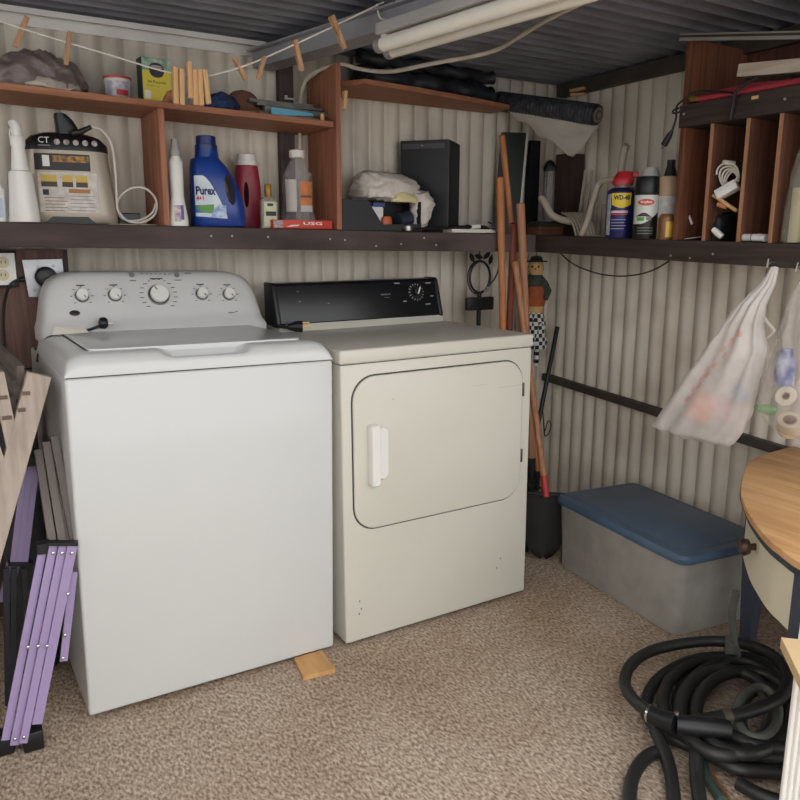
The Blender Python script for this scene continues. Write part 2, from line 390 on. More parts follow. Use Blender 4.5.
# door
MB().prism(rrect(.030, .650, .362, .826, .075, 8), -.0012, .004).build('door_gap', mat('painted_gap_shadow', (70, 68, 64), .8), dr, smooth=0)  # dark plate gives the door gap its shadow by colour
do = MB().prism(rrect(.034, .6465, .366, .822, .072, 8), -.0075, .004).build('door', ENAMELC, dr, bevel=.004, seg=3)
hm = MB().loft([[(x, y, z) for x, z in rrect(.078+i_, .108-i_, .502+i_, .684-i_, .008)] for y, i_ in ((-.007, 0), (-.030, 0), (-.034, .003))]).build('handle', WPLAST, do)
pk = MB().loft([[(x, -.0077, z) for x, z in rrect(.100, .145, .512, .676, .02)], [(x, -.019, z) for x, z in rrect(.104, .140, .518, .670, .018)]]).build('handle_cup', WPLAST, do)
for z in (.725, .505): MB().bb(.6455, .652, -.010, 0, z-.022, z+.022).build('hinge', mat('hinge_steel', (110, 106, 100), .4, .8), dr, bevel=.001)
mk = MB().bb(.55, .645, -.0079, -.0074, .741, .7422).bb(.435, .50, -.0079, -.0074, .7575, .7583).bb(.16, .17, -.0079, -.0074, .747, .7485)
mk.build('scratch', mat('faint_scratch', (176, 172, 160), .6), do, smooth=0)
mk = MB()
for x, z in ((.575, .155), (.56, .125), (.045, .14), (.05, .115), (.043, .1)): mk.bb(x, x+.004, -.0006, 0, z, z+.006)
mk.build('chip', mat('enamel_chip', (120, 116, 106), .7), dr, smooth=0)
# ------------------------------------------------------------------ more helpers
def wloc(p):
    v = Vector((0, 0, 0))
    while p: v = v + Vector(p.location); p = p.parent
    return v
def wb(m, name, ma, parent=None, **k):
    """build from world coordinates under a parent that is not rotated"""
    if parent:
        o = wloc(parent); m.v = [tuple(Vector(q)-o) for q in m.v]; return m.build(name, ma, parent, **k)
    xs = [q[0] for q in m.v]; ys = [q[1] for q in m.v]; zs = [q[2] for q in m.v]
    o = Vector(((min(xs)+max(xs))/2, (min(ys)+max(ys))/2, min(zs))); m.v = [tuple(Vector(q)-o) for q in m.v]
    return m.build(name, ma, None, loc=o, **k)
def sc(p): return FPX/((Vector(p)-CAM).dot(FW))
def shz(x): return 1.2405-.0094*(x+.773)
def rsz(y): return 1.2174+(y-.43)*.0277
def interp(prof, z):
    for a, c in zip(prof, prof[1:]):
        if a[0] <= z <= c[0] and c[0] > a[0]:
            t = (z-a[0])/(c[0]-a[0]); return [a[i]+(c[i]-a[i])*t for i in range(1, 5)]
    return list((prof[0] if z < prof[0][0] else prof[-1])[1:5])
def surf(prof, x, z, off):
    rx, ry, p, cx = interp(prof, z); q = min(1, abs((x-cx)/rx)); return (x, -ry*(1-q**p)**(1/p)-off, z)
def lev(z, rx, ry=None, p=2.0, cx=0.0): return (z, rx, ry if ry else rx, p, cx)
def body(prof, n=28):
    return MB().loft([sell(cx, 0, z, rx, ry, p, n) for z, rx, ry, p, cx in prof])
def decal(name, prof, x0, x1, z0, z1, m, parent, off=.0008, nu=12, nv=6, top=None, bot=None):
    def fn(i, j):
        x = x0+(x1-x0)*i; za = bot(i) if bot else z0; zb = top(i) if top else z1
        return surf(prof, x, za+(zb-za)*j, off)
    return MB().grid(fn, nu, nv).build(name, m, parent, smooth=60)
def textwrap(name, s, m, parent, prof, xc, zc, width, off=.0012, height=None, bold=.04):
    o = text(name, s, m, parent, (0, 0, 0), (1, 0, 0), (0, 1, 0), width, 0, height, bold)
    for v in o.data.vertices: v.co = surf(prof, v.co.x+xc, v.co.y+zc, off)
    return o
def boolcut(o, cutter_mb):
    c = cutter_mb.build('cutter', BLACKP); c.parent = o.parent
    md = o.modifiers.new('cut', 'BOOLEAN'); md.object = c; md.solver = 'EXACT'; md.operation = 'DIFFERENCE'
    bpy.context.view_layer.update()
    me = bpy.data.meshes.new_from_object(o.evaluated_get(bpy.context.evaluated_depsgraph_get()))
    o.modifiers.clear(); o.data = me; bpy.data.objects.remove(c)
    me.shade_smooth(); me.set_sharp_from_angle(angle=math.radians(50))
def film(name, col, opac, trl=0.4, rough=.35):
    if name in MATS: return MATS[name]
    m = bpy.data.materials.new(name); m.use_nodes = True; MATS[name] = m; nt = m.node_tree; N = nt.nodes; L = nt.links
    b = N['Principled BSDF']; b.inputs['Base Color'].default_value = rgb(col); b.inputs['Roughness'].default_value = rough
    tr = N.new('ShaderNodeBsdfTranslucent'); tr.inputs[0].default_value = rgb(col)
    tp = N.new('ShaderNodeBsdfTransparent'); m1 = N.new('ShaderNodeMixShader'); m2 = N.new('ShaderNodeMixShader')
    tcx = N.new('ShaderNodeTexCoord'); no = N.new('ShaderNodeTexNoise'); no.inputs['Scale'].default_value = 14; L.new(tcx.outputs['Object'], no.inputs['Vector'])
    mr = N.new('ShaderNodeMapRange'); mr.inputs[1].default_value = .3; mr.inputs[2].default_value = .7; mr.inputs[3].default_value = max(0, opac-.08); mr.inputs[4].default_value = min(1, opac+.08)
    L.new(no.outputs[0], mr.inputs[0]); L.new(mr.outputs[0], m2.inputs[0])
    m1.inputs[0].default_value = trl; L.new(b.outputs[0], m1.inputs[1]); L.new(tr.outputs[0], m1.inputs[2])
    L.new(tp.outputs[0], m2.inputs[1]); L.new(m1.outputs[0], m2.inputs[2]); L.new(m2.outputs[0], N['Material Output'].inputs['Surface'])
    return m
def crumple(m, amp, freq, seed=0):
    rnd = random.Random(seed); ph = [(rnd.uniform(-1, 1), rnd.uniform(-1, 1), rnd.uniform(-1, 1), rnd.uniform(0, 6.3)) for _ in range(9)]
    out = []
    for x, y, z in m.v:
        d = [0, 0, 0]
        for k, (a, b_, c_, p_) in enumerate(ph):
            f = freq*(1+.35*k); d[k % 3] += math.sin((a*x+b_*y+c_*z)*f+p_)*amp/(1+.25*k)
        out.append((x+d[0], y+d[1], z+d[2]))
    m.v = out; return m

def dense(lv, n):
    out = []
    for i in range(n+1):
        f = i/n*(len(lv)-1); a_ = min(int(f), len(lv)-2); t_ = f-a_; out.append(tuple(lv[a_][q_]+(lv[a_+1][q_]-lv[a_][q_])*t_ for q_ in range(len(lv[0]))))
    return out
def folds(m, amp, freq, seed):
    rnd = random.Random(seed); ph = [(rnd.uniform(-1, 1), rnd.uniform(-1, 1), rnd.uniform(-1, 1), rnd.uniform(0, 6.3)) for _ in range(8)]; out = []
    cx_ = sum(q_[0] for q_ in m.v)/len(m.v); cy_ = sum(q_[1] for q_ in m.v)/len(m.v); cz_ = sum(q_[2] for q_ in m.v)/len(m.v)
    for x, y, z in m.v:
        s_ = sum((.5-abs(math.sin((a_*x+b2*y+c2*z)*freq*(1+.3*k_)+p_+.8*math.sin(30*x+20*z+k_))))/(1+.3*k_) for k_, (a_, b2, c2, p_) in enumerate(ph))*amp
        d_ = Vector((x-cx_, y-cy_, z-cz_)); d_ = d_.normalized() if d_.length > 1e-6 else Vector((0, 0, 1))
        out.append((x+d_.x*s_, y+d_.y*s_, z+d_.z*s_))
    m.v = out; return m
# ------------------------------------------------------------------ shelves
A = Vector((-1.58, .5, shz(-1.58))); B_ = Vector((1.08, .5, shz(1.08)))
WEATH = mat('weathered_dark_board', (96, 82, 80), .75, col2=(58, 46, 44), scale=5, stretch=(1, 14, 14), bump=.15, bscale=14)
t = thing('wall_shelf', 'long dark-stained plank shelf on the back wall above the washer and dryer', 'shelf', (-.25, .6, shz(-.25)-.065))
wb(MB().bar(A+Vector((0, .115, -.012)), B_+Vector((0, .115, -.012)), .245, .024), 'shelf_board', DARKWD, t, smooth=0)
wb(MB().bar(A+Vector((0, .002, -.034)), B_+Vector((.02, .002, -.034)), .034, .066), 'fascia_board', WEATH if False else mat('fascia_paint', (74, 58, 54), .7, col2=(48, 37, 34), scale=3, stretch=(1.2, 8, 8), dirt=(104, 90, 90), dscale=1.3, damt=.8, bump=.1, bscale=20), t, smooth=0, bevel=.003)
for u, v in ((211, 236), (232, 236), (268, 237), (330, 239), (345, 240), (376, 246), (401, 244), (424, 238), (436, 245)):
    p = P(u, v, y=.483); wb(MB().lathe([(.0035, 0), (.0035, -.002), (.002, -.003)], 8, p, 'y'), 'screw', NAIL, t)
def ub(x): return 1.5785-.0215*(x+.742)
t = thing('shelf_unit', 'red-brown wooden upper shelf unit with a divider and tall end board', 'shelf', (-.2, .6, shz(-.2)))
a = Vector((-1.5, .6045, ub(-1.5)+.009)); c = Vector((.2245, .6045, ub(.222)+.009))
wb(MB().bar(a, c, .236, .018), 'upper_board', REDWD, t, smooth=0, bevel=.0015)
x0 = P(164, 170, y=.50).x
wb(MB().bb(x0-.009, x0+.009, .497, .715, shz(x0)+.001, ub(x0)-.0005), 'divider', REDWDZ, t, smooth=0, bevel=.0015)
x0 = P(338.5, 150, y=.49).x; EX = x0
eb = wb(MB().prism([(.487, shz(x0)+.001), (.715, shz(x0)+.001), (.715, 1.735), (.6, 1.75), (.487, 1.757)], x0-.009, x0+.009, 'yz'), 'end_board', REDWDZ, t, smooth=0, bevel=.0015)
tag(wb(MB().loft([[(x, y, z) for x, y in ((.335, .475), (.55, .50), (.80, .545), (1.04, .60), (1.04, .722), (.26, .722), (.26, .60))] for z in (1.700, 1.716)]), 'high_shelf_board', REDWD, smooth=0), 'bare brown board under the roof above the black box', 'shelf')
for x, zc in ((.30, 1.688), (1.0, 1.688)): pass
# right hand shelf
t = thing('wall_shelf', 'dark plank shelf running along the right wall under the pigeonholes', 'shelf', (1.24, -.2, rsz(-.2)-.06))
a = Vector((1.24, .725, rsz(.725)-.012)); c = Vector((1.24, -1.6, rsz(-1.6)-.012))
wb(MB().bar(a, c, .27, .024), 'shelf_board', DARKWDY, t, smooth=0)
a = Vector((1.117, .49, rsz(.49)-.030)); c = Vector((1.117, -1.6, rsz(-1.6)-.034))
wb(MB().bar(a, c, .034, .066), 'fascia_board', DARKWDY, t, smooth=0, bevel=.003)
for u, v in ((671, 255.5), (690, 258), (713, 254)): p = P(u, v, x=1.099); wb(MB().lathe([(.0035, 0), (.0035, -.002), (.002, -.003)], 8, p, 'x'), 'screw', NAIL, t)
# pigeonhole cabinet
t = thing('pigeonhole_cabinet', 'plywood pigeonhole cabinet with upright dividers on the right wall shelf', 'cabinet', (1.24, -.5, rsz(-.5)))
D1 = -.178
wb(MB().bb(1.105, 1.378, D1-.009, D1+.009, rsz(D1)+.002, 1.80), 'side_panel', PLYZ, t, smooth=0, bevel=.001)
for y in (-.286, -.407, -.509, -.64, -.78): 
    dv = wb(MB().bb(1.107, 1.372, y-.006, y+.006, rsz(y)+.002, 1.543), 'divider', wood('divider_wood', (112, 72, 52), (84, 52, 40), 2), t, smooth=0)
    wb(MB().bb(1.1055, 1.108, y-.006, y+.006, rsz(y)+.002, 1.543), 'edge_band', PLYEDGE, dv, smooth=0)
wb(MB().bb(1.372, 1.381, -1.1, D1-.009, 1.17, 1.80), 'back_panel', wood('back_plywood', (98, 60, 44), (74, 44, 34), 2), t, smooth=0)
wb(MB().bb(1.096, 1.116, -1.1, -.168, 1.5435, 1.609), 'top_fascia', DARKWDY, t, smooth=0, bevel=.002)
wb(MB().bb(1.116, 1.372, -1.1, D1-.009, 1.5435, 1.56), 'top_board', DARKWDY, t, smooth=0)
for u, v in ((684, 114), (785, 99)): p = P(u, v, x=1.095); wb(MB().lathe([(.004, 0), (.004, -.002), (.002, -.003)], 8, p, 'x'), 'screw', NAIL, t)
a = P(680, 36.5, x=1.09); c = P(800, 34, x=1.09); d = (c-a).normalized()
tr = thing('slotted_rail', 'pale slotted metal rail under the roof above the plywood cabinet', 'rail', (a+c)/2)
wb(MB().bar(a+Vector((0, 0, .006)), a+d*.9+Vector((0, 0, .006)), .004, .004).bar(a+Vector((0, 0, -.008)), a+d*.9+Vector((0, 0, -.008)), .004, .009), 'flange', mat('zinc_rail', (182, 180, 172), .45, .5), tr, smooth=0)
wb(MB().bar(a+Vector((.008, 0, 0)), a+d*.9+Vector((.008, 0, 0)), .016, .012), 'channel', DARKST, tr, smooth=0)

# ------------------------------------------------------------------ roof things
a = P(381, 45, z=1.705); c = P(560, -10, z=1.705); d = (c-a); d.z = 0; d.normalize(); e = Vector((-d.y, d.x, 0))
if e.x < 0: e = -e
fx = thing('tube_light', 'twin-tube fluorescent light fixture, unlit, fixed under the roof purlin', 'light', (a+d*.6))
TUBE = mat('frosted_tube_glass', (236, 232, 220), .25, var=.02)
for k in (0, 1):
    s0 = a+e*(.062*k)+d*(-.035*k)
    wb(MB().tube([s0, s0+d*1.2], .019, 16), 'tube', TUBE, fx)
    wb(MB().tube([s0-d*.012, s0+d*.012], .0195, 16), 'tube_cap', mat('tube_cap_metal', (200, 198, 194), .3, .7), fx)
wb(MB().bar(a+e*.031+Vector((0, 0, .036)), a+e*.031+d*1.22+Vector((0, 0, .036)), .105, .03), 'housing', mat('grey_housing', (170, 168, 164), .5), fx, smooth=0, bevel=.004)
for k in (.02, 1.18):
    for q in (0, 1): wb(MB().box(a+e*.062*q+d*(k-.035*q)+Vector((0, 0, .014)), (.02, .02, .03)), 'socket', WPLAST, fx, smooth=0)
# clothes line
ROPE = mat('white_rope', (226, 220, 208), .8, var=.15, scale=200)
LINE = spline([P(-30, 8, y=.44), P(8, 24, y=.4), P(100, 52, y=.35), P(185, 75.5, y=.30), P(235, 69, y=.24), P(300, 42, y=.15), P(384, 2, y=.055)], 10)
cl = thing('clothes_line', 'thin white clothes line strung across the shed in front of the shelves', 'rope', LINE[0])
wb(MB().tube(LINE, .0022, 6), 'line', ROPE, cl)
wb(MB().tube(spline([P(377, 4, y=.055), P(379, 16, y=.055), P(384, 19, y=.05), P(390, 13, y=.05), P(396, 2, y=.05), P(402, -8, y=.05)], 6), .0025, 6), 'loose_end', ROPE, cl)
PIN1 = wood('clothespin_wood', (226, 184, 132), (206, 162, 112), 2)
PIN2 = wood('weathered_clothespin_wood', (200, 158, 118), (172, 130, 98), 2)
def clothespin(u0, v0, u1, v1, y, label, m=None, wd=.0105, z=None):
    p1 = P(u0, v0, y=y) if z is None else P(u0, v0, z=z); p0 = P(u1, v1, y=y) if z is None else P(u1, v1, z=z); m = m or PIN1
    t_ = thing('clothespin', label, 'clothespin', p0, 0, 'wooden clothespins')
    ax = (p1-p0); Ln = ax.length; ax.normalize(); vd = Vector((0, 1, 0)); s_ = ax.cross(vd).normalized(); q = s_.cross(ax)
    for k in (-1, 1):
        wb(MB().bar(p0+q*.0035*k, p1+q*.0075*k, wd, .006, up=q), 'prong', m, t_, smooth=0, bevel=.001)
    c = p0+ax*Ln*.55
    wb(MB().tube([c-s_*.007, c+s_*.007], .0035, 8), 'spring', NAIL, t_)
    return t_
clothespin(27, 17, 15, 47, .40, 'worn clothespin tilted over the grey bag, leftmost on the line', PIN2, .013)
clothespin(69.5, 32, 66, 65, .37, 'clothespin hanging upright at the right end of the grey bag', PIN2)
for i, (a_, b2) in enumerate((((174.5, 67), (176, 104)), ((181, 69), (182, 105)), ((189, 62), (190.5, 98)), ((194, 70), (196, 105)), ((199, 70), (201.5, 105.5)), ((204, 70), (208.5, 104)))):
    clothespin(*a_, *b2, .30-.006*i, ['first clothespin of the row of six, against the plant food box', 'second clothespin of the row of six beside the plant food box', 'clothespin sticking up highest in the row of six', 'fourth clothespin from the plant food box in the row of six', 'fifth clothespin in the row of six near the blue cloth', 'slanting last clothespin of the row of six above the blue cloth'][i], PIN1, .0125)
clothespin(234, 58, 246, 80, .24, 'tilted clothespin above the brown hat, nearest the row of six', PIN2)
clothespin(264, 57, 258, 79, .20, 'clothespin leaning left above the folded plastic sheet', PIN2)
clothespin(294, 40, 302, 71, .16, 'clothespin on the line in front of the dark stud', PIN2, .0115)
clothespin(331, 16, 345, 49, .10, 'clothespin high on the line near the tube light end', PIN2, .0115)
clothespin(420, -8, 417, 16, .02, 'pale clothespin hanging beside the tube light at the picture top', PIN1)
clothespin(345, 91, 344, 109, .485, 'clothespin clipped to the tall red-brown end board', PIN1)
clothespin(571, 91, 585, 88, None, 'upper of two clothespins lying under the roof in the far corner', PIN1, z=1.79)
clothespin(571, 95, 585, 93.5, None, 'lower of two clothespins lying under the roof in the far corner', PIN1, z=1.782)
# cable over the end board
tag(wb(MB().tube(spline([P(300, 150, y=.68), P(300, 105, y=.67), P(305, 82, y=.64), P(320, 70, y=.58), P(340, 64, y=.495), P(360, 69, z=1.735), P(390, 71.5, z=1.715), P(430, 64, z=1.715), P(490, 52, z=1.73), P(520, 36, z=1.74), P(550, 18, z=1.75), P(605, -8, z=1.765)], 8), .0062, 8), 'extension_cable', mat('dusty_white_cable', (205, 195, 178), .6, var=.2, scale=20)), 'dusty white cable draped from the end board up under the roof', 'cable')

# ------------------------------------------------------------------ upper shelf goods
def put(u, v, y=None, x=None, top=None):
    p = P(u, v, y=y) if y is not None else P(u, v, x=x); return p
# crumpled grey plastic bundle
zb = ub(-.68)+.0185
def lump(cx, cy, z0, rx, ry, h, n=40, m=18, pw=2.3):
    rings = []
    for i in range(m+1):
        tt = i/m; k = max(.03, (1-abs(tt)**pw)**(1/pw)) if tt > 0 else 1.0
        rings.append(sell(cx, cy, z0+h*tt, rx*k*(1 if tt > .05 else .96), ry*k, 2.4, n))
    return MB().loft(rings)
bx0, bx1 = P(-12, 80, y=.55).x, P(94, 80, y=.55).x
m = crumple(lump((bx0+bx1)/2, .60, zb+.008, (bx1-bx0)/2-.005, .09, .10, 64, 30), .007, 50, 3); m = folds(m, .006, 45, 31)
m.v = [(x, y, max(z, zb+.0006)) for x, y, z in m.v]
tag(wb(m, 'crumpled_bundle', mat('grey_brown_plastic', (128, 112, 108), .35, var=.3, scale=14, bump=.5, bscale=40), smooth=70), 'crumpled grey-brown plastic bundle on the upper shelf under two clothespins', 'bundle')
m = crumple(lump(P(55, 92, y=.51).x, .535, zb+.002, .075, .03, .03, 32, 10), .004, 90, 8)
m.v = [(x, y, max(z, zb+.0006)) for x, y, z in m.v]
tag(wb(m, 'plastic_pouch', mat('clear_wrinkled_pouch', (205, 192, 178), .25, var=.35, scale=25), smooth=70), 'pale wrinkled pouch tucked in front of the grey-brown bundle', 'pouch')
# tub
p = P(118.5, 90, y=.56); z0 = ub(p.x)+.0185; r = 13/sc(p); h = P(118, 77, y=.56).z-z0
prof = [lev(0, r*.84), lev(.004, r*.87), lev(h*.9, r*.97), lev(h*.92, r)]
t = thing('plastic_tub', 'small white tub with a red lid on the upper shelf', 'tub', (p.x, .57, z0), -.2)
body(prof).build('tub_body', mat('white_tub', (222, 216, 214), .4), t)
MB().lathe([(r*1.03, h*.9), (r*1.05, h*.92), (r*1.05, h*.99), (r*.98, h)], 28).build('lid', mat('red_lid', (190, 62, 72), .4), t)
decal('label', prof, -r*.75, r*.8, h*.12, h*.78, mat('tub_label', (205, 200, 204), .5, col2=(150, 150, 165), scale=60), t)
decal('red_print', prof, -r*.1, r*.72, h*.18, h*.42, mat('red_print', (196, 50, 48), .5), t, off=.0014)
# plant food box
p0, p1 = P(143, 100, y=.55), P(173, 100, y=.55); z0 = ub(p0.x)+.0185; h = P(150, 57.5, y=.55).z-z0; bw = p1.x-p0.x
t = thing('plant_food_box', 'yellow and green plant food box on the upper shelf', 'box', ((p0.x+p1.x)/2, .55, z0), .10)
MB().bb(-bw/2, bw/2, 0, .045, 0, h).build('carton', mat('dark_green_card', (46, 62, 50), .6), t, bevel=.001)
MB().bb(-bw/2+.001, bw/2-.001, -.0008, 0, .002, h*.72).build('yellow_panel', mat('yellow_card', (226, 208, 72), .5, var=.06), t, smooth=0)
MB().bb(-bw/2+.001, bw/2-.001, -.0009, 0, h*.72, h-.001).build('green_panel', mat('green_card', (58, 130, 76), .5, col2=(190, 205, 190), scale=30), t, smooth=0)
rr = rrect(-.022, .022, h*.58, h*.9, .018); MB().prism(rr, -.0016, -.0009).build('emblem', mat('emblem_dark', (58, 44, 62), .5), t, smooth=0)
MB().prism(rrect(-.017, .017, h*.76, h*.84, .008), -.002, -.0016).build('emblem_band', mat('emblem_pale', (206, 190, 190), .5), t, smooth=0)
text('all_purpose_lettering', 'All Purpose', DARKPR, t, (-.002, -.0009, h*.47), (1, 0, 0), (0, 0, 1), bw*.62, .0006)
text('plant_food_lettering', 'Plant Food', GREYPR, t, (-.012, -.0009, h*.39), (1, 0, 0), (0, 0, 1), bw*.4, .0006)
MB().bb(-bw/2+.006, -bw/2+.022, -.0015, -.0008, h*.1, h*.28).build('white_patch', WPRINT, t, smooth=0)
MB().prism([(bw*.08, .002), (bw*.49, .002), (bw*.49, h*.36), (bw*.3, h*.3)], -.0015, -.0008).build('flower_print', mat('flower_print', (196, 128, 66), .5, col2=(120, 70, 60), scale=50), t, smooth=0)
# blue cloth
z0 = ub(-.2)+.0185
cx = P(222, 108, y=.53).x
m = crumple(lump(cx, .55, z0, .056, .06, .050, 40, 18), .006, 80, 5); m.v = [(x, y-.0, max(z, z0+.0006)) for x, y, z in m.v]
tag(wb(m, 'blue_cloth', mat('navy_cloth', (46, 62, 104), .9, col2=(30, 40, 74), scale=20, bump=.3, bscale=150), smooth=70), 'bunched navy blue cloth on the upper shelf beside the clothespins', 'cloth')
cx = P(243, 106, y=.63).x
m = lump(cx, .635, z0, .062, .05, .085, 32, 12); m.loft([sell(cx+.02, .62, z0+h_, .085*k, .075*k, 2, 32) for h_, k in ((.001, .98), (.012, 1), (.016, .95))])
tag(wb(m, 'felt_hat', mat('brown_felt', (124, 84, 68), .9, var=.2), smooth=50), 'brown hat with a rounded crown behind the navy cloth', 'hat')
# folded plastic sheet with blue packet
cx = P(290, 115, y=.58).x; z0 = ub(cx)+.0185
m = MB()
for k in range(5):
    m.loft([[(cx-.122+.03*math.sin(k)+.23*q[0], .53+.13*q[1]+.008*k, z0+.004+.0105*k+h_+.012*max(0, q[0]-.8)) for q in ((0, 0), (.5, -.12), (1, .12), (1, 1), (0, 1))] for h_ in (0, .0085)])
crumple(m, .0035, 70, 2); m.v = [(x, y, max(z, z0+.0006)) for x, y, z in m.v]
tag(wb(m, 'folded_plastic_sheet', mat('grey_poly_sheet', (128, 124, 118), .35, col2=(88, 86, 84), scale=20), smooth=30), 'folded grey plastic sheeting piled on the upper shelf by the end board', 'sheet')
pa, pb = P(272, 122, y=.50), P(314, 114, y=.505)
tag(wb(MB().loft([[(pa.x, .503, z0+.001), (pb.x, .508, z0+.012), (pb.x-.005, .509, z0+.02), (pa.x+.002, .506, z0+.026)], [(pa.x, .511, z0+.001), (pb.x, .514, z0+.012), (pb.x-.005, .514, z0+.02), (pa.x+.002, .512, z0+.026)]]), 'blue_packet', mat('light_blue_packet', (104, 178, 206), .4, var=.15, scale=30), smooth=0), 'light blue packet sticking out under the grey plastic sheeting', 'packet')
p = P(323, 122, y=.51); tag(wb(MB().lathe([(.006, -.0), (.007, .004), (.007, .02), (.004, .024)], 12, (p.x, .515, ub(p.x)+.0185)), 'wooden_peg', PINE), 'tiny wooden peg standing on the upper shelf near the end board', 'peg')
# bracket on the stud
bk = thing('metal_bracket', 'small metal bracket screwed to the dark stud behind the shelf', 'bracket', P(291, 100, y=.685))
p = P(291, 99, y=.685); wb(MB().box(p, (.05, .004, .006)).box(p+Vector((.012, 0, -.014)), (.006, .004, .03)).box(p+Vector((-.018, 0, .005)), (.01, .004, .01)), 'plate', NAIL, bk, smooth=0)
wb(MB().tube(spline([P(288, 103, y=.682), P(291, 112, y=.67), P(295, 104, y=.675)], 6), .0025, 6), 'hook', NAIL, bk)
# ------------------------------------------------------------------ lower shelf goods, left bay
def bot(name, label, cat, u, v, y, rz=0.0, x=None):
    p = P(u, v, y=y) if x is None else P(u, v, x=x)
    z0 = (shz(p.x) if x is None else rsz(p.y))+.0008
    return thing(name, label, cat, (p.x, p.y, z0), rz), p, z0
def H(u, v, z0, y=None, x=None): return (P(u, v, y=y) if x is None else P(u, v, x=x)).z-z0
t, p, z0 = bot('plastic_bottle', 'white bottle cut off by the left picture edge on the shelf', 'bottle', -6, 205, .53)
h = H(-6, 182, z0, .53); body([lev(0, .028, .024, 3), lev(h*.8, .030, .025, 3), lev(h, .016, .016, 2), lev(h+.02, .014, .014, 2)]).build('bottle_body', WPLAST, t); 
decal('label', [lev(0, .028, .024, 3), lev(h*.8, .03, .025, 3)], -.02, .02, .01, h*.6, mat('pale_blue_label', (180, 196, 214), .5), t)
# spray bottle
t, p, z0 = bot('spray_bottle', 'white trigger spray bottle with blue label beside the silver canister', 'spray bottle', 22, 190, .505, -.9)
k = 1/sc(p); h = H(23, 121, z0, .505); r = 14.5*k
prof = [lev(0, r, r*.8, 2.6), lev(.004, r*1.02, r*.82, 2.6), lev(h*.45, r*.8, r*.66, 2.5), lev(h*.50, r*.77, r*.63, 2.4), lev(h*.515, r*.60, r*.5, 2.2), lev(h*.7, r*.46, r*.42, 2.1), lev(h*.76, r*.42, r*.4, 2)]
body(prof).build('bottle_body', WPLAST, t)
MB().lathe([(r*.46, h*.75), (r*.48, h*.77), (r*.48, h*.83), (r*.4, h*.85)], 20).build('collar', WPLAST, t)
MB().loft([sell(0, 0, h*.85, r*.34, r*.3, 2.5, 16), sell(-r*.02, 0, h*.93, r*.34, r*.3, 2.5, 16), sell(-r*.16, 0, h*.97, r*.42, r*.28, 2.5, 16), sell(-r*.22, 0, h, r*.3, r*.22, 2.5, 16)]).build('spray_head', WPLAST, t)
MB().box((-r*.5, 0, h*.965), (r*.4, r*.34, r*.36)).build('nozzle', mat('grey_nozzle', (150, 148, 148), .5), t, bevel=.001)
MB().tube([(-r*.45, 0, h*.93), (-r*.62, 0, h*.87), (-r*.5, 0, h*.8)], .003, 8).build('trigger', WPLAST, t)
decal('label', prof, -r*.97, -r*.62, h*.06, h*.42, mat('blue_label', (104, 130, 168), .5, col2=(70, 90, 130), scale=50), t)
# silver canister with black top
t, p, z0 = bot('silver_canister', 'silver appliance canister with black top and white instruction label on the shelf', 'appliance', 69, 190, .615, -.12)
k = 1/sc(p); ht = H(72, 133, z0, .56); rx = 44*k; ry = .085
prof = [lev(0, rx*.97, ry*.95, 4), lev(.006, rx, ry, 4), lev(ht*.15, rx, ry, 4), lev(ht*.6, rx*.90, ry*.93, 3.8), lev(ht*.80, rx*.86, ry*.9, 3.6)]
SILV = mat('champagne_plastic', (176, 164, 150), .38, .25, var=.06)
body(prof, 40).build('housing', SILV, t, smooth=60)
tp = [lev(ht*.80, rx*.88, ry*.92, 3.6), lev(ht*.88, rx*.87, ry*.92, 3.4), lev(ht*.96, rx*.72, ry*.8, 3), lev(ht*1.0, rx*.5, ry*.6, 2.6)]
tc_ = body(tp, 40).build('top_cover', BLACKP, t, smooth=60)
for i in range(5):
    x = -rx*.18+i*rx*.19; MB().prism([(x+rx*.062*math.cos(2*PI*j/10), ht*.885+rx*.062*math.sin(2*PI*j/10)) for j in range(10)], -ry*.945, -ry*.92).build('pictogram', mat('pictogram_print', (190, 180, 176), .5, col2=(110, 90, 84), scale=90), tc_, smooth=0)
text('lettering', 'CT', WPRINT, tc_, (-rx*.44, -ry*.935, ht*.90), (1, 0, 0), (0, 0, 1), rx*.22, .001)
MB().bb(-rx*.56, -rx*.32, -ry*.945, -ry*.93, ht*.835, ht*.85).build('small_print', GREYPR, tc_, smooth=0)
def lab(name, a0, a1, z_0, z_1, m, off): return decal(name, prof, rx*a0, rx*a1, ht*z_0, ht*z_1, m, t, off, 10, 5)
lab('black_label', -.66, .46, .58, .76, mat('black_label', (34, 30, 30), .45), .001)
lab('white_label', -.62, .58, .12, .56, mat('paper_label', (214, 208, 200), .5, col2=(188, 180, 172), scale=50), .001)
lab('orange_print', -.30, .44, .67, .74, mat('orange_print', (188, 140, 70), .5, col2=(60, 44, 30), scale=90), .0016)
lab('white_print', -.50, -.36, .62, .74, WPRINT, .0016)
for a0, a1 in ((-.56, -.24), (-.14, .08), (.14, .38)): lab('warning_panel', a0, a1, .455, .53, mat('yellow_print', (206, 176, 80), .5), .0018); lab('warning_footer', a0, a1, .40, .455, mat('brown_print', (70, 56, 44), .5), .0018)
lab('orange_heading', -.02, .42, .335, .38, mat('orange_heading', (176, 118, 66), .5), .0018)
lab('hand_pictogram', -.54, -.42, .31, .37, DARKPR, .0018)
for i in range(5): lab('text_line', -.52, -.06 if i % 2 else -.12, .275-.035*i, .283-.035*i, mat('tan_print', (150, 116, 84), .6), .0018); lab('text_line', .0, .5, .30-.04*i, .306-.04*i, GREYPR, .0018)
MB().loft([[(-rx*.55, -ry*1.012, .0), (-rx*.38, -ry*1.012, ht*.075), (rx*.34, -ry*1.012, ht*.075), (rx*.5, -ry*1.012, .0)], [(-rx*.55, -ry*.9, .0), (-rx*.38, -ry*.9, ht*.075), (rx*.34, -ry*.9, ht*.075), (rx*.5, -ry*.9, .0)]]).build('foot_recess', BLACKP, t, smooth=0)
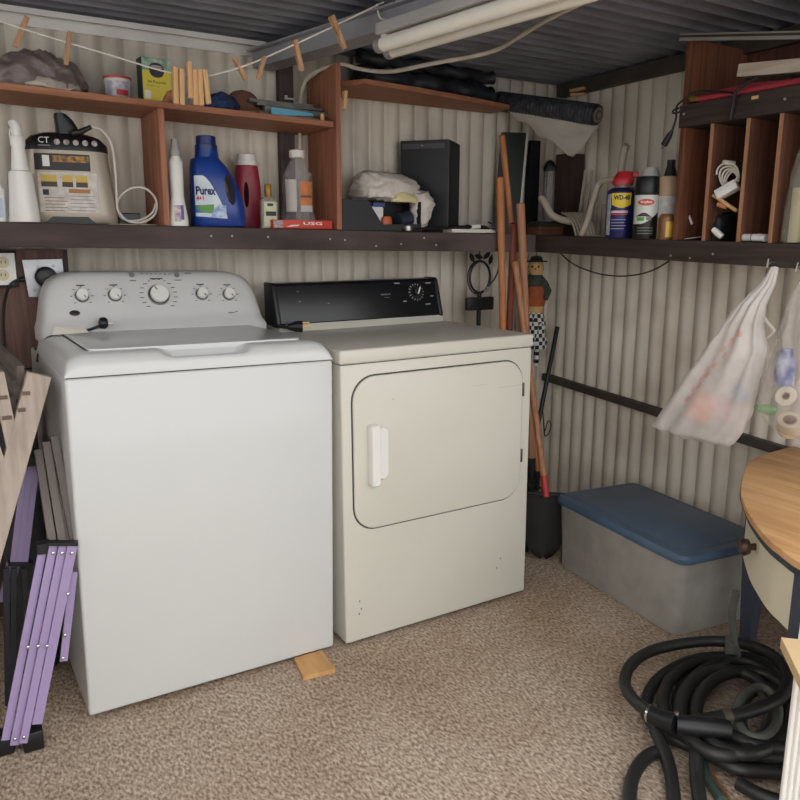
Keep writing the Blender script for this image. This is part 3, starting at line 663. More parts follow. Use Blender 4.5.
# charger plug on top, its white lead and coil
pz = P(67, 128, y=.58)
t2 = thing('black_charger', 'chunky black plug-in charger with white lead resting on the silver canister', 'charger', (pz.x, .58, z0+ht*1.0))
hb = P(67, 113, y=.58).z-(z0+ht)
wb(MB().loft([sell(pz.x-.004+d_, .58, z0+ht*.985+hb*f, .030*k_, .026, 3, 20) for f, k_, d_ in ((0, 1, .004), (.35, .98, .002), (.7, .8, -.004), (.95, .55, -.012), (1, .4, -.014))]), 'plug_body', BLACKP, t2)
wb(MB().tube([P(72, 133, y=.53), P(80, 132, y=.525), P(91, 127, y=.525)], [.009, .008, .0065], 10), 'connector', BLACKP, t2)
WCAB = mat('white_cable', (214, 206, 196), .5, var=.08)
ctr = P(137, 205, y=.55); loop = []
for i in range(40):
    an = 2*PI*i/40*2; loop.append(ctr+Vector((.072*math.cos(an+PI/2)*(1+.02*math.sin(3*an)), -.02+.03*math.sin(an*.5), .066*math.sin(an+PI/2)-.0)))
zf = shz(ctr.x)+.003
loop = [Vector((q.x, q.y, max(q.z, zf))) for q in loop]
pts = [P(91, 127, y=.525), P(103, 131, y=.525), P(112, 147, y=.525), P(116, 180, y=.53), P(117, 205, y=.54)]
lp = [P(119, 212, y=.54), P(128, 221, y=.54), P(143, 222, y=.54), P(155, 214, y=.545), P(156, 200, y=.545), P(146, 189, y=.55), P(132, 188, y=.55), P(120, 197, y=.55), P(117, 210, y=.555), P(125, 220, y=.555), P(140, 220, y=.56), P(152, 213, y=.56), P(156, 203, y=.565)]
path = [Vector((q.x, q.y, max(q.z, zf))) for q in spline(pts+lp, 6)]
wb(MB().tube(path, .0033, 8), 'lead', WCAB, t2)
a = P(119, 221, y=.57); tag(wb(MB().bb(a.x, a.x+.062, .565, .605, shz(a.x)+.0006, shz(a.x)+.036), 'small_black_box', BLACKP, smooth=0, bevel=.003), 'small black adaptor box behind the coiled white lead', 'adaptor')
tag(wb(MB().loft([[(a.x-.04, .515, shz(a.x)+z_), (a.x+.09, .515, shz(a.x)+z_), (a.x+.11, .56, shz(a.x)+z_), (a.x-.03, .558, shz(a.x)+z_)] for z_ in (.0007, .0027)]), 'paper_slip', mat('tan_paper', (186, 172, 152), .8), smooth=0), 'flat tan paper slip lying under the coiled white lead', 'paper')
# slim white bottle
t, p, z0 = bot('slim_bottle', 'slim white waisted bottle with clear cap next to the blue detergent jug', 'bottle', 177.5, 200, .52, -.1)
k = 1/sc(p); h = H(177, 139, z0, .52)
prof = [lev(0, 10*k, 8*k, 2.5), lev(h*.08, 9.6*k, 8*k, 2.5), lev(h*.35, 6.2*k, 6*k, 2.2), lev(h*.55, 6.8*k, 6*k, 2.2), lev(h*.74, 7*k, 6*k, 2.2), lev(h*.77, 5*k, 5*k), lev(h*.80, 4.6*k, 4.6*k)]
body(prof).build('bottle_body', WPLAST, t)
MB().lathe([(5.3*k, h*.8), (5.3*k, h*.86), (4*k, h*.9), (3*k, h)], 18).build('cap', mat('clear_grey_cap', (170, 168, 166), .25, var=.1), t)
decal('label_print', prof, -5*k, 1.5*k, h*.05, h*.24, mat('bottle_print', (222, 214, 180), .5, col2=(150, 120, 170), scale=60), t)
decal('purple_print', prof, 1.5*k, 4.5*k, h*.07, h*.24, mat('purple_print', (110, 92, 160), .5), t)
# detergent jug
t, p, z0 = bot('detergent_jug', 'blue plastic laundry detergent jug with white and green label', 'jug', 217, 190, .555, -.15)
q = 1/sc(p)/6.95; hh = H(217, 137, z0, .555); zq = hh/655
def L2(y, l, r_, ry, pw=3.2): return lev((740-y)*zq, (r_-l)/2*q, ry, pw, ((r_+l)/2-257)*q)
prof = [L2(740, 84, 430, .055, 3.4), L2(728, 76, 440, .06, 3.6), L2(600, 75, 436, .06, 3.6), L2(500, 76, 416, .06, 3.4), L2(400, 78, 380, .058, 3.2), L2(300, 80, 322, .052, 3), L2(252, 88, 285, .044, 2.6), L2(238, 116, 277, .036, 2.2), L2(186, 120, 272, .035, 2)]
BLUEJ = mat('blue_jug_plastic', (26, 62, 142), .32, var=.06)
jb = body(prof, 44).build('jug_body', BLUEJ, t, smooth=60)
cut = MB().loft([[( (325+34*math.cos(an)+ (455-y_)*.0 -257-60*math.sin(an)*.25)*q, yy, (740-(470-110*math.sin(an)))*zq) for an, y_ in [(2*PI*j/24, 0) for j in range(24)]] for yy in (-.2, .2)])
boolcut(jb, cut)
MB().lathe([(75*q, (740-190)*zq), (75*q, (740-150)*zq), (68*q, (740-145)*zq), (66*q, (740-88)*zq), (58*q, (740-84)*zq)], 28, ((195-257)*q, 0, 0)).build('cap', mat('dark_blue_cap', (22, 46, 110), .35), t)
WL = mat('jug_label_white', (216, 222, 226), .45, col2=(190, 206, 216), scale=30)
decal('label', prof, (92-257)*q, (298-257)*q, (740-680)*zq, (740-375)*zq, WL, t, .001, 20, 8, top=lambda i: (740-(375+ (0 if i < .25 else ((i-.25)/.75)**1.5*290)))*zq, bot=lambda i: (740-(665+15*i))*zq)
decal('blue_wave', prof, (92-257)*q, (196-257)*q, (740-640)*zq, (740-585)*zq, mat('wave_blue', (60, 120, 190), .5, var=.2), t, .0016, 10, 3)
decal('green_wave', prof, (96-257)*q, (210-257)*q, 0, 0, mat('wave_green', (96, 150, 70), .5), t, .0020, 10, 3, top=lambda i: (740-(590-12*i))*zq, bot=lambda i: (740-(612+32*math.sin(i*PI*.6)))*zq)
decal('snow_print', prof, (185-257)*q, (292-257)*q, 0, 0, mat('snow_print', (200, 214, 232), .5, col2=(120, 150, 200), scale=70), t, .0022, 10, 4, top=lambda i: (740-(668-90*math.sin(min(1, i*1.3)*PI*.62)))*zq, bot=lambda i: (740-672)*zq)
textwrap('brand_lettering', 'Purex', mat('navy_lettering', (24, 34, 90), .5), t, prof, (162-257)*q, (740-482)*zq, 128*q, .0022, 62*zq)
textwrap('number_lettering', '4+1', mat('red_lettering', (196, 60, 60), .5), t, prof, (122-257)*q, (740-536)*zq, 46*q, .0022, 34*zq)
# red jug
t, p, z0 = bot('detergent_jug', 'dark red detergent jug with white cap behind the blue jug', 'jug', 247.5, 195, .655, -.1)
k = 1/sc(p); h = H(247, 154, z0, .655); r = 13*k
prof = [lev(0, r*.95, r*.75, 3), lev(.005, r, r*.8, 3), lev(h*.55, r, r*.8, 3), lev(h*.72, r*.9, r*.78, 2.6), lev(h*.84, r*.84, r*.74, 2.2)]
jb = body(prof, 36).build('jug_body', mat('red_jug_plastic', (146, 40, 58), .4, var=.06), t, smooth=60)
boolcut(jb, MB().loft([[(-r*.28+r*.2*math.cos(2*PI*j/20), yy, h*.45+h*.17*math.sin(2*PI*j/20)) for j in range(20)] for yy in (-.2, .2)]))
MB().lathe([(r*.76, h*.84), (r*.86, h*.845), (r*.86, h*.9), (r*.72, h*.905), (r*.70, h*.99), (r*.6, h)], 26).build('cap', WPLAST, t)
# small bottle
t, p, z0 = bot('small_bottle', 'small clear bottle with gold neck and printed label beside the red jug', 'bottle', 268.5, 210, .545, -.1)
k = 1/sc(p); h = H(268, 184, z0, .545); r = 8.5*k
prof = [lev(0, r, r*.6, 5), lev(h*.62, r, r*.6, 5), lev(h*.68, r*.8, r*.5, 3), lev(h*.72, r*.4, r*.4, 2)]
body(prof).build('bottle_body', film('pale_bottle_glass', (200, 196, 176), .55, .3, .1), t)
MB().lathe([(r*.38, h*.72), (r*.42, h*.73), (r*.42, h*.98), (r*.34, h)], 16).build('cap', mat('amber_cap', (168, 128, 62), .35, .3), t)
decal('label', prof, -r*.72, r*.85, h*.04, h*.6, mat('cream_label', (206, 206, 180), .5, col2=(188, 190, 150), scale=40), t)
decal('dark_print', prof, -r*.5, r*.75, h*.28, h*.38, DARKPR, t, .0016); decal('dark_print', prof, -r*.3, r*.4, h*.5, h*.56, DARKPR, t, .0016)
# clear jug
t, p, z0 = bot('clear_jug', 'clear plastic jug with white cap and orange label by the end board', 'jug', 297.5, 190, .60, -.2)
k = 1/sc(p); h = H(297, 150, z0, .60); r = 17*k
prof = [lev(0, r*.95, r*.8, 3), lev(.006, r, r*.85, 3.2), lev(h*.16, r*1.0, r*.85, 3), lev(h*.20, r*.92, r*.78, 3), lev(h*.5, r*.88, r*.75, 3), lev(h*.68, r*.84, r*.72, 2.8), lev(h*.84, r*.46, r*.44, 2.2), lev(h*.9, r*.34, r*.34, 2)]
body(prof, 36).build('jug_body', film('clear_plastic', (206, 202, 202), .22, .1, .06), t, smooth=60)
MB().lathe([(r*.42, h*.90), (r*.44, h*.91), (r*.44, h*.99), (r*.38, h)], 22).build('cap', WPLAST, t)
decal('orange_label', prof, -r*.0, r*.72, h*.22, h*.6, mat('orange_label', (206, 128, 62), .5, col2=(190, 110, 52), scale=30), t, .001)
decal('label_band', prof, r*.02, r*.70, h*.40, h*.425, mat('brown_band', (84, 44, 30), .5), t, .0016); decal('label_base', prof, 0, r*.72, h*.22, h*.30, mat('label_grey', (190, 184, 180), .5), t, .0016)
decal('back_label', prof, -r*.80, -r*.22, h*.22, h*.62, mat('pale_back_label', (190, 182, 176), .5, var=.1), t, .001)
# red box lying flat
a, c = P(274, 232, y=.50), P(333, 232, y=.50); z0 = shz(a.x)+.0008; hb = P(300, 220, y=.50).z-z0
t = thing('red_carton', 'flat red-orange carton with white print lying on the shelf front', 'box', ((a.x+c.x)/2, .505, z0), 0)
wd = c.x-a.x; MB().bb(-wd/2, wd/2, 0, .055, 0, hb).build('carton', mat('red_carton_card', (204, 66, 46), .5, var=.1), t, bevel=.0008)
text('white_print', 'USG', WPRINT, t, (wd*.16, -.0005, hb*.62), (1, 0, 0), (0, 0, 1), wd*.32, .0006, hb*.36, .02)
MB().prism([(-wd*.28, hb*.2), (-wd*.1, hb*.28), (-wd*.06, hb*.45), (-wd*.2, hb*.4)], -.001, 0).build('white_swash', WPRINT, t, smooth=0)
MB().bb(-wd*.49, -wd*.34, -.001, 0, hb*.08, hb*.9).build('barcode_panel', mat('barcode_print', (200, 190, 184), .5, col2=(90, 70, 66), scale=300), t, smooth=0)
m = crumple(lump(P(327, 215, y=.58).x, .59, shz(.2)+.001, .04, .05, .03, 28, 10), .004, 80, 9); m.v = [(x, y, max(z, shz(.2)+.0006)) for x, y, z in m.v]
tag(wb(m, 'black_glove', BLACKR, smooth=70), 'black crumpled glove behind the red carton', 'glove')
# ------------------------------------------------------------------ lower shelf, middle bay
z0 = shz(.35)+.001
a, c = P(342, 215, y=.50), P(421, 215, y=.50); hb = P(342, 199, y=.50).z-z0; x0, x1 = a.x, c.x
t = thing('black_crate', 'open black plastic crate of odds and ends under the white plastic bag', 'crate', ((x0+x1)/2, .56, z0))
BC = mat('crate_black', (30, 30, 33), .5, var=.2)
wb(MB().bb(x0, x1, .50, .63, z0, z0+.005), 'bottom', BC, t, smooth=0)
wb(MB().bb(x0, x0+.004, .50, .63, z0+.005, z0+hb), 'side', BC, t, smooth=0); wb(MB().bb(x1-.004, x1, .50, .63, z0+.005, z0+hb), 'side', BC, t, smooth=0)
wb(MB().bb(x0, x1, .626, .63, z0+.005, z0+hb), 'rear', BC, t, smooth=0)
xf = P(368, 215, y=.50).x; xg = P(382, 215, y=.50).x
wb(MB().prism([(x0, z0), (x1, z0), (x1, z0+hb*.25), (xg, z0+hb*.2), (xf, z0+hb*.97), (x0, z0+hb)], .497, .501), 'front', BC, t, smooth=0)
p = P(371, 216, y=.53); tag(wb(MB().bb(p.x-.012, p.x+.045, .522, .56, z0+.006, z0+hb*.8), 'white_box', WPLAST, bevel=.002), 'white box with a blue top edge inside the black crate', 'box')
p = P(377, 208, y=.515); tag(wb(MB().bb(p.x-.014, p.x+.034, .518, .552, z0+hb*.8+.001, z0+hb*.8+.013), 'blue_booklet', mat('blue_cover', (52, 74, 140), .5), smooth=0), 'blue booklet lying on the white box in the black crate', 'booklet')
p = P(386, 222, y=.52); tag(wb(MB().loft([sell(p.x, .515+.0, z0+.012+h_, .02*k_, .011*k_, 2.5, 18) for h_, k_ in ((0, .8), (.006, 1), (.03, 1), (.037, .7))]), 'orange_packet', mat('orange_foil', (196, 98, 58), .4, var=.3, scale=40)), 'small orange packet at the front of the black crate', 'packet')
p = P(404, 220, y=.53); tag(wb(MB().tube([(p.x-.028, .525, z0+.034), (p.x+.024, .53, z0+.046)], .026, 16), 'dark_roll', mat('dark_blue_tape', (44, 50, 66), .45, var=.2)), 'dark blue roll lying at the right end of the black crate', 'roll')
p = P(407, 226, y=.50); tag(wb(MB().lathe([(.013, 0), (.014, .004), (.014, .016), (.006, .02)], 14, (p.x, .492, z0+.0), 'z'), 'bottle_stopper', NAIL), 'small silver stopper in front of the dark blue roll', 'stopper')
# plastic bag bundle
BAGW = mat('crumpled_white_plastic', (214, 205, 196), .45, var=.12, scale=16, bump=.5, bscale=50)
bc = P(392, 200, y=.60); hB = P(385, 172, y=.60).z
m = MB().loft([sell(bc.x-.035+dx, .60+dy, z_, rx_, ry_, 2.3, 60) for z_, rx_, ry_, dx, dy in dense([(z0+hb+.002, .10, .055, 0, 0), (z0+hb+.012, .125, .085, 0, 0), (z0+hb+.04, .132, .09, .005, 0), (hB-.045, .13, .085, .01, 0), (hB-.025, .118, .075, 0, 0), (hB-.008, .085, .055, -.02, 0), (hB+.002, .03, .02, -.03, 0)], 36)])
folds(m, .0075, 62, 12)
tb = thing('white_plastic_bag', 'crumpled white plastic bag heaped over the black crate', 'bag', (bc.x, .6, z0+hb))
wb(m, 'bag_heap', BAGW, tb, smooth=75)
q = P(428, 205, y=.52)
m = MB().loft([sell(q.x-dx, .545+dy, z_, rx_, ry_, 2.2, 40) for z_, rx_, ry_, dx, dy in dense([(z0+.004, .02, .02, .035, 0), (z0+.02, .034, .03, .03, 0), (z0+.06, .042, .04, .018, 0), (z0+.1, .05, .045, .008, 0), (z0+.135, .05, .05, .02, .02), (z0+.15, .03, .03, .03, .03)], 30)])
wb(folds(m, .006, 75, 21), 'trailing_corner', BAGW, tb, smooth=75)
q = P(404, 203, y=.515)
m = lump(q.x+.01, .53, z0+hb*.98, .055, .028, .035, 30, 10); tag(wb(crumple(m, .004, 90, 4), 'yellow_tissue', mat('pale_yellow_paper', (226, 212, 160), .7, var=.15), smooth=75), 'pale yellow tissue paper tucked into the white plastic bag', 'paper')
# black tall box
e0 = P(449, 180, y=.545); a0 = P(400, 180, y=.688); d1 = (a0-e0); d1.z = 0; b0 = P(469, 180, y=.625); d2 = (b0-e0); d2.z = 0
d2 = (d2-d1*(d2.dot(d1)/d1.dot(d1))); h = P(449, 139, y=.545).z
zt = shz(e0.x)+.001
base = [Vector((e0.x, e0.y, 0)), Vector((e0.x, e0.y, 0))+d2, Vector((e0.x, e0.y, 0))+d2+d1, Vector((e0.x, e0.y, 0))+d1]
t = thing('black_box', 'tall matte black box standing at an angle on the shelf behind the white bag', 'box', (base[0]+base[2])/2+Vector((0, 0, zt)))
wb(MB().loft([[q+Vector((0, 0, z_)) for q in base] for z_ in (zt, h)]), 'carcass', mat('matte_black_box', (27, 29, 33), .5, var=.15), t, smooth=0, bevel=.003)
nrm1 = Vector((d1.y, -d1.x, 0)).normalized(); nrm1 = nrm1 if nrm1.y < 0 else -nrm1
wb(MB().loft([[base[0]+d1*f+nrm1*.0012+Vector((0, 0, z_)) for f, z_ in ((.1, h-.012), (.95, h-.012), (.95, h-.03), (.1, h-.03))], [base[0]+d1*f+nrm1*.0+Vector((0, 0, z_)) for f, z_ in ((.1, h-.012), (.95, h-.012), (.95, h-.03), (.1, h-.03))]]), 'grey_strip', mat('grey_strip', (70, 72, 74), .5), t, smooth=0)
p = base[0]+d1*.55+nrm1*.004+Vector((0, 0, h-.02)); wb(MB().ball(p, .004, 8, 6), 'catch', NAIL, t)
# papers and black stick
a, c = P(452, 232, y=.50), P(497, 232, y=.50); zz = shz(a.x)+.001
tag(wb(MB().bb(a.x, c.x, .497, .56, zz, zz+.013), 'white_booklet', mat('paper_white', (222, 216, 204), .7, var=.08), smooth=0, bevel=.001), 'thin white booklet lying on the shelf edge by the tool handles', 'booklet')
t = thing('black_stick', 'black stick with a white tip lying across the shelf by the black box', 'stick', P(440, 230, y=.50))
q0, q1 = P(402, 231, y=.495), P(471, 221, y=.51); q0.z = max(q0.z, shz(q0.x)+.007); q1.z = shz(q1.x)+.024
wb(MB().tube([q0, q1], [.004, .0065], 10), 'shaft', BLACKP, t); d = (q1-q0).normalized()
wb(MB().tube([q1, q1+d*.042], .0085, 12), 'tip', WPLAST, t)
tag(wb(crumple(lump(P(478, 224, y=.60).x, .62, shz(.9)+.002, .07, .05, .035, 28, 10), .004, 70, 6), 'dark_rag', mat('dark_rag', (40, 40, 40), .9), smooth=70), 'dark rag lying behind the white booklet', 'rag')

# ------------------------------------------------------------------ stuff under the roof in the corner
A0 = P(498, 101, y=.70); A1 = P(597, 115, x=1.15)
t = thing('mesh_roll', 'long black roll of wire mesh under the roof in the far corner', 'roll', (A0+A1)/2)
n_ = 60; pts = [A0.lerp(A1, i/n_) for i in range(n_+1)]
wb(MB().tube(pts, [.036+(.0025 if i % 2 else 0) for i in range(n_+1)], 18, caps=False), 'outer_mesh', mat('black_mesh', (34, 36, 40), .6, .2, col2=(70, 74, 80), scale=40, bump=.5, bscale=120), t, smooth=20)
d = (A1-A0).normalized()
wb(MB().tube([A0, A1+d*.004], .031, 18), 'core', mat('dark_core', (40, 38, 38), .7), t)
for k in range(3): wb(MB().tube([A1+d*.003+Vector((0, 0, 0)), A1+d*(.006+.002*k)], .026-.008*k, 16), 'rolled_edge', mat('rolled_edge'+str(k % 2), ((120, 108, 96), (60, 56, 54))[k % 2], .6), t)
# white sheet
def sheet(i, j):
    tl, tr_, bl, br = P(505, 110, y=.64), P(599, 125, x=1.15), P(529, 127, y=.56), P(574, 158, x=1.10)
    mid = tl.lerp(tr_, i).lerp(bl.lerp(br, i**.8), j)
    w_ = .006*math.sin(9*i+6*j)+.004*math.sin(17*i-8*j)
    return (mid.x, mid.y+w_, mid.z+.004*math.sin(11*i+9*j))
tag(wb(MB().grid(sheet, 24, 14), 'paper_sheet', mat('off_white_sheet', (230, 225, 214), .7, var=.1), smooth=70, thick=.0015), 'off-white sheet hanging down from the black mesh roll in the corner', 'sheet')
# dark folded tarps filling the space above the high shelf board
DT = mat('dark_tarp', (40, 43, 50), .5, col2=(24, 26, 30), scale=10, bump=.3, bscale=30)
m = MB().loft([sell(.40+.62*f, .595+.05*f, 1.760, .01, .01, 2, 6) for f in (0, 1)]) if False else MB()
for k, (zc, r_) in enumerate(((1.750, .032), (1.808, .022))):
    m.tube([(.37+.60*i/24, .575+.05*i/24+.008*math.sin(i*.9+k), zc+.004*math.sin(i*1.3+k)) for i in range(25)], [r_+.003*math.sin(i*2.1+k) for i in range(25)], 14)
    tag(wb(m, 'rolled_tarp', DT, smooth=60), ('lower dark rolled tarp lying along the high brown board', 'upper dark rolled tarp squeezed under the roof above the high brown board')[k], 'tarp'); m = MB()

# ------------------------------------------------------------------ long-handled tools in the corner
HW1 = wood('orange_handle_wood', (196, 130, 82), (170, 106, 64), 2); HW2 = wood('red_brown_handle', (150, 82, 58), (122, 62, 46), 2); HW3 = wood('tan_handle_wood', (186, 138, 104), (160, 112, 82), 2)
def pole(name, label, cat, top, botm, r0, r1, m, extra=None):
    t_ = thing(name, label, cat, (botm.x, botm.y, 0))
    d_ = (botm-top); n2_ = 14
    wb(MB().tube([top+d_*(-.004)] + [top+d_*(i/n2_) for i in range(n2_+1)], [r0*.55]+[r0+(r1-r0)*min(1, i/4) for i in range(n2_+1)], 12), 'handle', m, t_)
    return t_
FERR = mat('dark_tool_steel', (58, 56, 56), .5, .6, var=.3)
tp_, bt = P(500, 178, y=.462), Vector((.80, .40, .0)); md = P(503, 335, y=.45)
bt = tp_+(md-tp_)*((.33-tp_.z)/(md.z-tp_.z))
t = pole('garden_rake', 'orange-handled garden tool leaning in the corner, nearest the dryer console', 'garden tool', tp_, bt, .0155, .0135, HW1)
wb(MB().tube([bt, bt+Vector((0, -.0, -.06))], .013, 10), 'ferrule', FERR, t); wb(MB().box(bt+Vector((0, -.06, -.07)), (.02, .2, .025)), 'head_bar', FERR, t, smooth=0)
for i in range(8): wb(MB().box(bt+Vector((0, -.15+.026*i, -.205)), (.012, .006, .25)), 'tine', FERR, t, smooth=0)
tp_, md = P(502, 136, y=.52), P(513, 240, y=.51); bt = tp_+(md-tp_)*((.25-tp_.z)/(md.z-tp_.z))
t = pole('hoe', 'tallest tan wooden tool handle rising above the shelf in the corner', 'garden tool', tp_, bt, .012, .011, HW1)
wb(MB().tube([bt, bt+Vector((0, 0, -.15))], .012, 10), 'ferrule', FERR, t); wb(MB().box((bt.x, bt.y-.06, .05), (.06, .10, .006), rx=.5), 'blade', FERR, t, smooth=0)
tp_, md = P(520.5, 204, y=.44), P(526.5, 338, y=.41); bt = tp_+(md-tp_)*((.35-tp_.z)/(md.z-tp_.z))
t = pole('pitchfork', 'thick tan wooden tool handle with rounded end in front of the shelf corner', 'garden tool', tp_, bt, .0165, .0145, HW3)
wb(MB().tube([bt, bt+Vector((0, 0, -.1))], .016, 10), 'ferrule', FERR, t)
for i in range(4): wb(MB().tube([bt+Vector((0, 0, -.1)), bt+Vector((-.06+.04*i, 0, -.14)), Vector((bt.x-.06+.04*i, bt.y-.03, .01))], .005, 6), 'prong', FERR, t)
tp_, md = P(514, 224, y=.49), P(509, 335, y=.47); bt = tp_+(md-tp_)*((.12-tp_.z)/(md.z-tp_.z))
t = pole('broom', 'dark red-brown broom handle between the orange and the thick tan handles', 'broom', tp_, bt, .0145, .0135, HW2)
wb(MB().box(bt+Vector((0, 0, -.02)), (.045, .15, .05)), 'broom_head', HW2, t, smooth=0, bevel=.006); wb(MB().loft([[bt+Vector((sx*a_, sy*b2, z_)) for sx, sy in ((-1, -1), (1, -1), (1, 1), (-1, 1))] for z_, a_, b2 in ((-.045, .018, .07), (-.118, .028, .078))]), 'bristles', mat('dark_bristles', (70, 60, 50), .9, var=.4, scale=80), t, smooth=0)
# spade
b_ = P(546, 494, x=.945); tp_ = P(515, 262, y=.435)
t = thing('spade', 'spade with tan handle, red socket and dark blade standing beside the blue-lidded bin', 'spade', (b_.x, b_.y, 0))
wb(MB().tube([tp_.lerp(b_, i/10) for i in range(11)], .0125, 12), 'handle', wood('spade_handle', (184, 132, 96), (156, 104, 74), 2), t)
dd = (b_-tp_).normalized(); wb(MB().tube([b_-dd*.07, b_+dd*.01], [.0135, .0145], 12), 'socket', mat('red_paint', (178, 52, 48), .5), t)
c0 = P(541, 495, x=.905)
def blade(i, j):
    wv = 1.0 if j > .35 else math.sin(max(.02, j/.35)*PI/2)**.6
    xx = (i-.5)*.14*wv; fw = Vector((-.67, -.74, 0)); sd = Vector((.74, -.67, 0))
    zz_ = .012+(b_.z-.012)*j
    pnt = Vector((b_.x, b_.y, 0))+sd*xx-fw*(.022*(1-(2*i-1)**2))+fw*(.01*(1-j)+.004)
    return (pnt.x-.02*(1-j)*0, pnt.y, zz_)
wb(MB().grid(blade, 12, 16), 'blade', mat('dark_blade', (70, 68, 66), .55, .3, var=.25), t, smooth=60, thick=.003)
wb(MB().bar(Vector((b_.x, b_.y, b_.z+.002))-Vector((.74, -.67, 0))*.07, Vector((b_.x, b_.y, b_.z+.002))+Vector((.74, -.67, 0))*.07, .02, .008), 'foot_tread', FERR, t, smooth=0)
# black pole
q1, q2 = P(557.5, 327, x=1.36), P(537, 430, x=1.20); q3 = q1+(q2-q1)*((.03-q1.z)/(q2.z-q1.z))
t = thing('black_pole', 'thin black pole leaning against the right wall beside the dryer', 'pole', (q3.x, q3.y, 0))
wb(MB().tube([q1, q3], .0095, 10), 'shaft', BLACKP, t); wb(MB().tube([q3, Vector((q3.x, q3.y, .0))], .014, 10), 'foot', BLACKR, t)
tag(wb(MB().tube(spline([P(545, 431, x=1.33), P(548, 421, x=1.33), P(551, 424, x=1.33), P(549, 433, x=1.33), P(545, 436, x=1.33), P(544, 428, x=1.34), P(543, 415, x=1.36), P(541, 400, x=1.375)], 6), .0025, 6), 'wire_hook', FERR), 'small bent wire hook on the right wall near the black pole', 'hook')
# blue-black cord hanging by the handles
tag(wb(MB().tube(spline([P(488, 222, y=.475), P(495, 228, y=.47), P(499, 245, y=.47), P(499, 265, y=.475), P(495, 278, y=.49), P(488, 286, y=.52)], 8), .003, 6), 'dangling_cord', mat('navy_cord', (34, 42, 62), .5)), 'navy cord dangling over the shelf edge by the tool handles', 'cord')
# iron ring ornament
c = P(480, 277, y=.60); k = 1/sc(c); IRON = mat('black_iron', (38, 37, 38), .5, .4, var=.3)
t = thing('iron_ring_stand', 'black iron ring ornament with leaves hanging under the shelf behind the dryer', 'ornament', c-Vector((0, 0, .1)))
wb(MB().tube([c+Vector((12.5*k*math.cos(2*PI*i/32), 0, 15.5*k*math.sin(2*PI*i/32))) for i in range(32)], .0048, 8, closed=True), 'ring', IRON, t)
wb(MB().tube([c+Vector((13.5*k*math.cos(2*PI*i/32), .01, 16.5*k*math.sin(2*PI*i/32)-.002)) for i in range(4, 28)], .003, 6), 'vine', IRON, t)
for dx, dz, an in ((-11, 19, .5), (-3, 20, 1.3), (7, 21, -.9), (12, 17, -.3)):
    o = c+Vector((dx*k, -.004, dz*k)); ax = Vector((math.cos(an+PI/2 if an > 0 else an+PI/2), 0, math.sin(an+PI/2))); sd = Vector((-ax.z, 0, ax.x))
    wb(MB().loft([[o+ax*5.5*k*q_[0]+sd*2.6*k*q_[1]+Vector((0, yy, 0)) for q_ in ((-1, 0), (-.4, .8), (.3, .9), (1, 0), (.3, -.9), (-.4, -.8))] for yy in (-.002, .002)]), 'leaf', IRON, t, smooth=0)
for dx, dz in ((6, -13.5), (9, -11), (11, -8.5)): wb(MB().ball(c+Vector((dx*k, -.006, dz*k)), 2.0*k, 10, 6), 'silver_bead', NAIL, t)
wb(MB().bb(c.x-16*k, c.x+17*k, .592, .612, c.z-33*k, c.z-20*k), 'cross_block', BLACKP, t, bevel=.004)
wb(MB().tube([c+Vector((0, .002, -15*k)), c+Vector((0, .002, -60*k))], .009, 10), 'stem', IRON, t)
wb(MB().tube([c+Vector((-1*k, 0, 15*k)), Vector((c.x-1*k, .60, shz(c.x)-.02))], .0025, 6), 'hanger', IRON, t)
# straw doll hanging in the corner
c = P(536, 268, x=1.20); k = 1/sc(c)
t = thing('straw_doll', 'small straw-faced doll in orange and checked cloth hanging in the corner', 'doll', c-Vector((0, 0, .3)))
STRAW = mat('straw_cloth', (196, 160, 104), .9, var=.2, scale=40)
hd = wb(MB().ball(c, (8*k, 8*k, 9.5*k), 18, 12), 'head', STRAW, t)
e1 = Vector((.71, -.71, 0)); fwd = Vector((-.71, -.71, 0))
for s_ in (-1, 1): wb(MB().ball(c+fwd*7.2*k+e1*s_*3*k+Vector((0, 0, 1.5*k)), 1.2*k, 8, 6), 'eye', BLACKP, hd)
wb(MB().ball(c+fwd*8*k+Vector((0, 0, -1*k)), 1.1*k, 8, 6), 'nose', mat('orange_felt', (190, 96, 52), .9), hd)
wb(MB().lathe([(11*k, 6*k), (11*k, 7*k), (6.5*k, 7.5*k), (5.5*k, 11*k), (2*k, 12*k)], 18, c), 'hat', mat('dark_felt', (44, 40, 38), .9), t)
wb(crumple(MB().lathe([(7*k, -7*k), (10*k, -11*k), (12*k, -15*k), (9*k, -18*k)], 20, c), .002, 120, 3), 'scarf', mat('dark_green_cloth', (48, 54, 48), .9, col2=(70, 72, 62), scale=40), t)
wb(MB().lathe([(7*k, -14*k), (10.5*k, -20*k), (11.5*k, -30*k), (9.5*k, -39*k)], 20, c), 'torso', mat('rust_cloth', (158, 84, 48), .9, var=.25, scale=30), t)
wb(MB().lathe([(9.8*k, -37*k), (9.6*k, -44*k)], 20, c), 'waistband', STRAW, t)
for s_ in (-1, 1): wb(MB().tube([c+e1*s_*8*k+Vector((0, 0, -14*k)), c+e1*s_*13*k+fwd*3*k+Vector((0, 0, -22*k)), c+e1*s_*11*k+fwd*8*k+Vector((0, 0, -30*k))], [4*k, 3.5*k, 2.6*k], 10), 'arm', MATS['dark_green_cloth'], t)
CHK = bpy.data.materials.new('checked_cloth'); CHK.use_nodes = True; nt = CHK.node_tree
ck = nt.nodes.new('ShaderNodeTexChecker'); ck.inputs['Scale'].default_value = 62; ck.inputs['Color1'].default_value = rgb((200, 200, 196)); ck.inputs['Color2'].default_value = rgb((30, 32, 34))
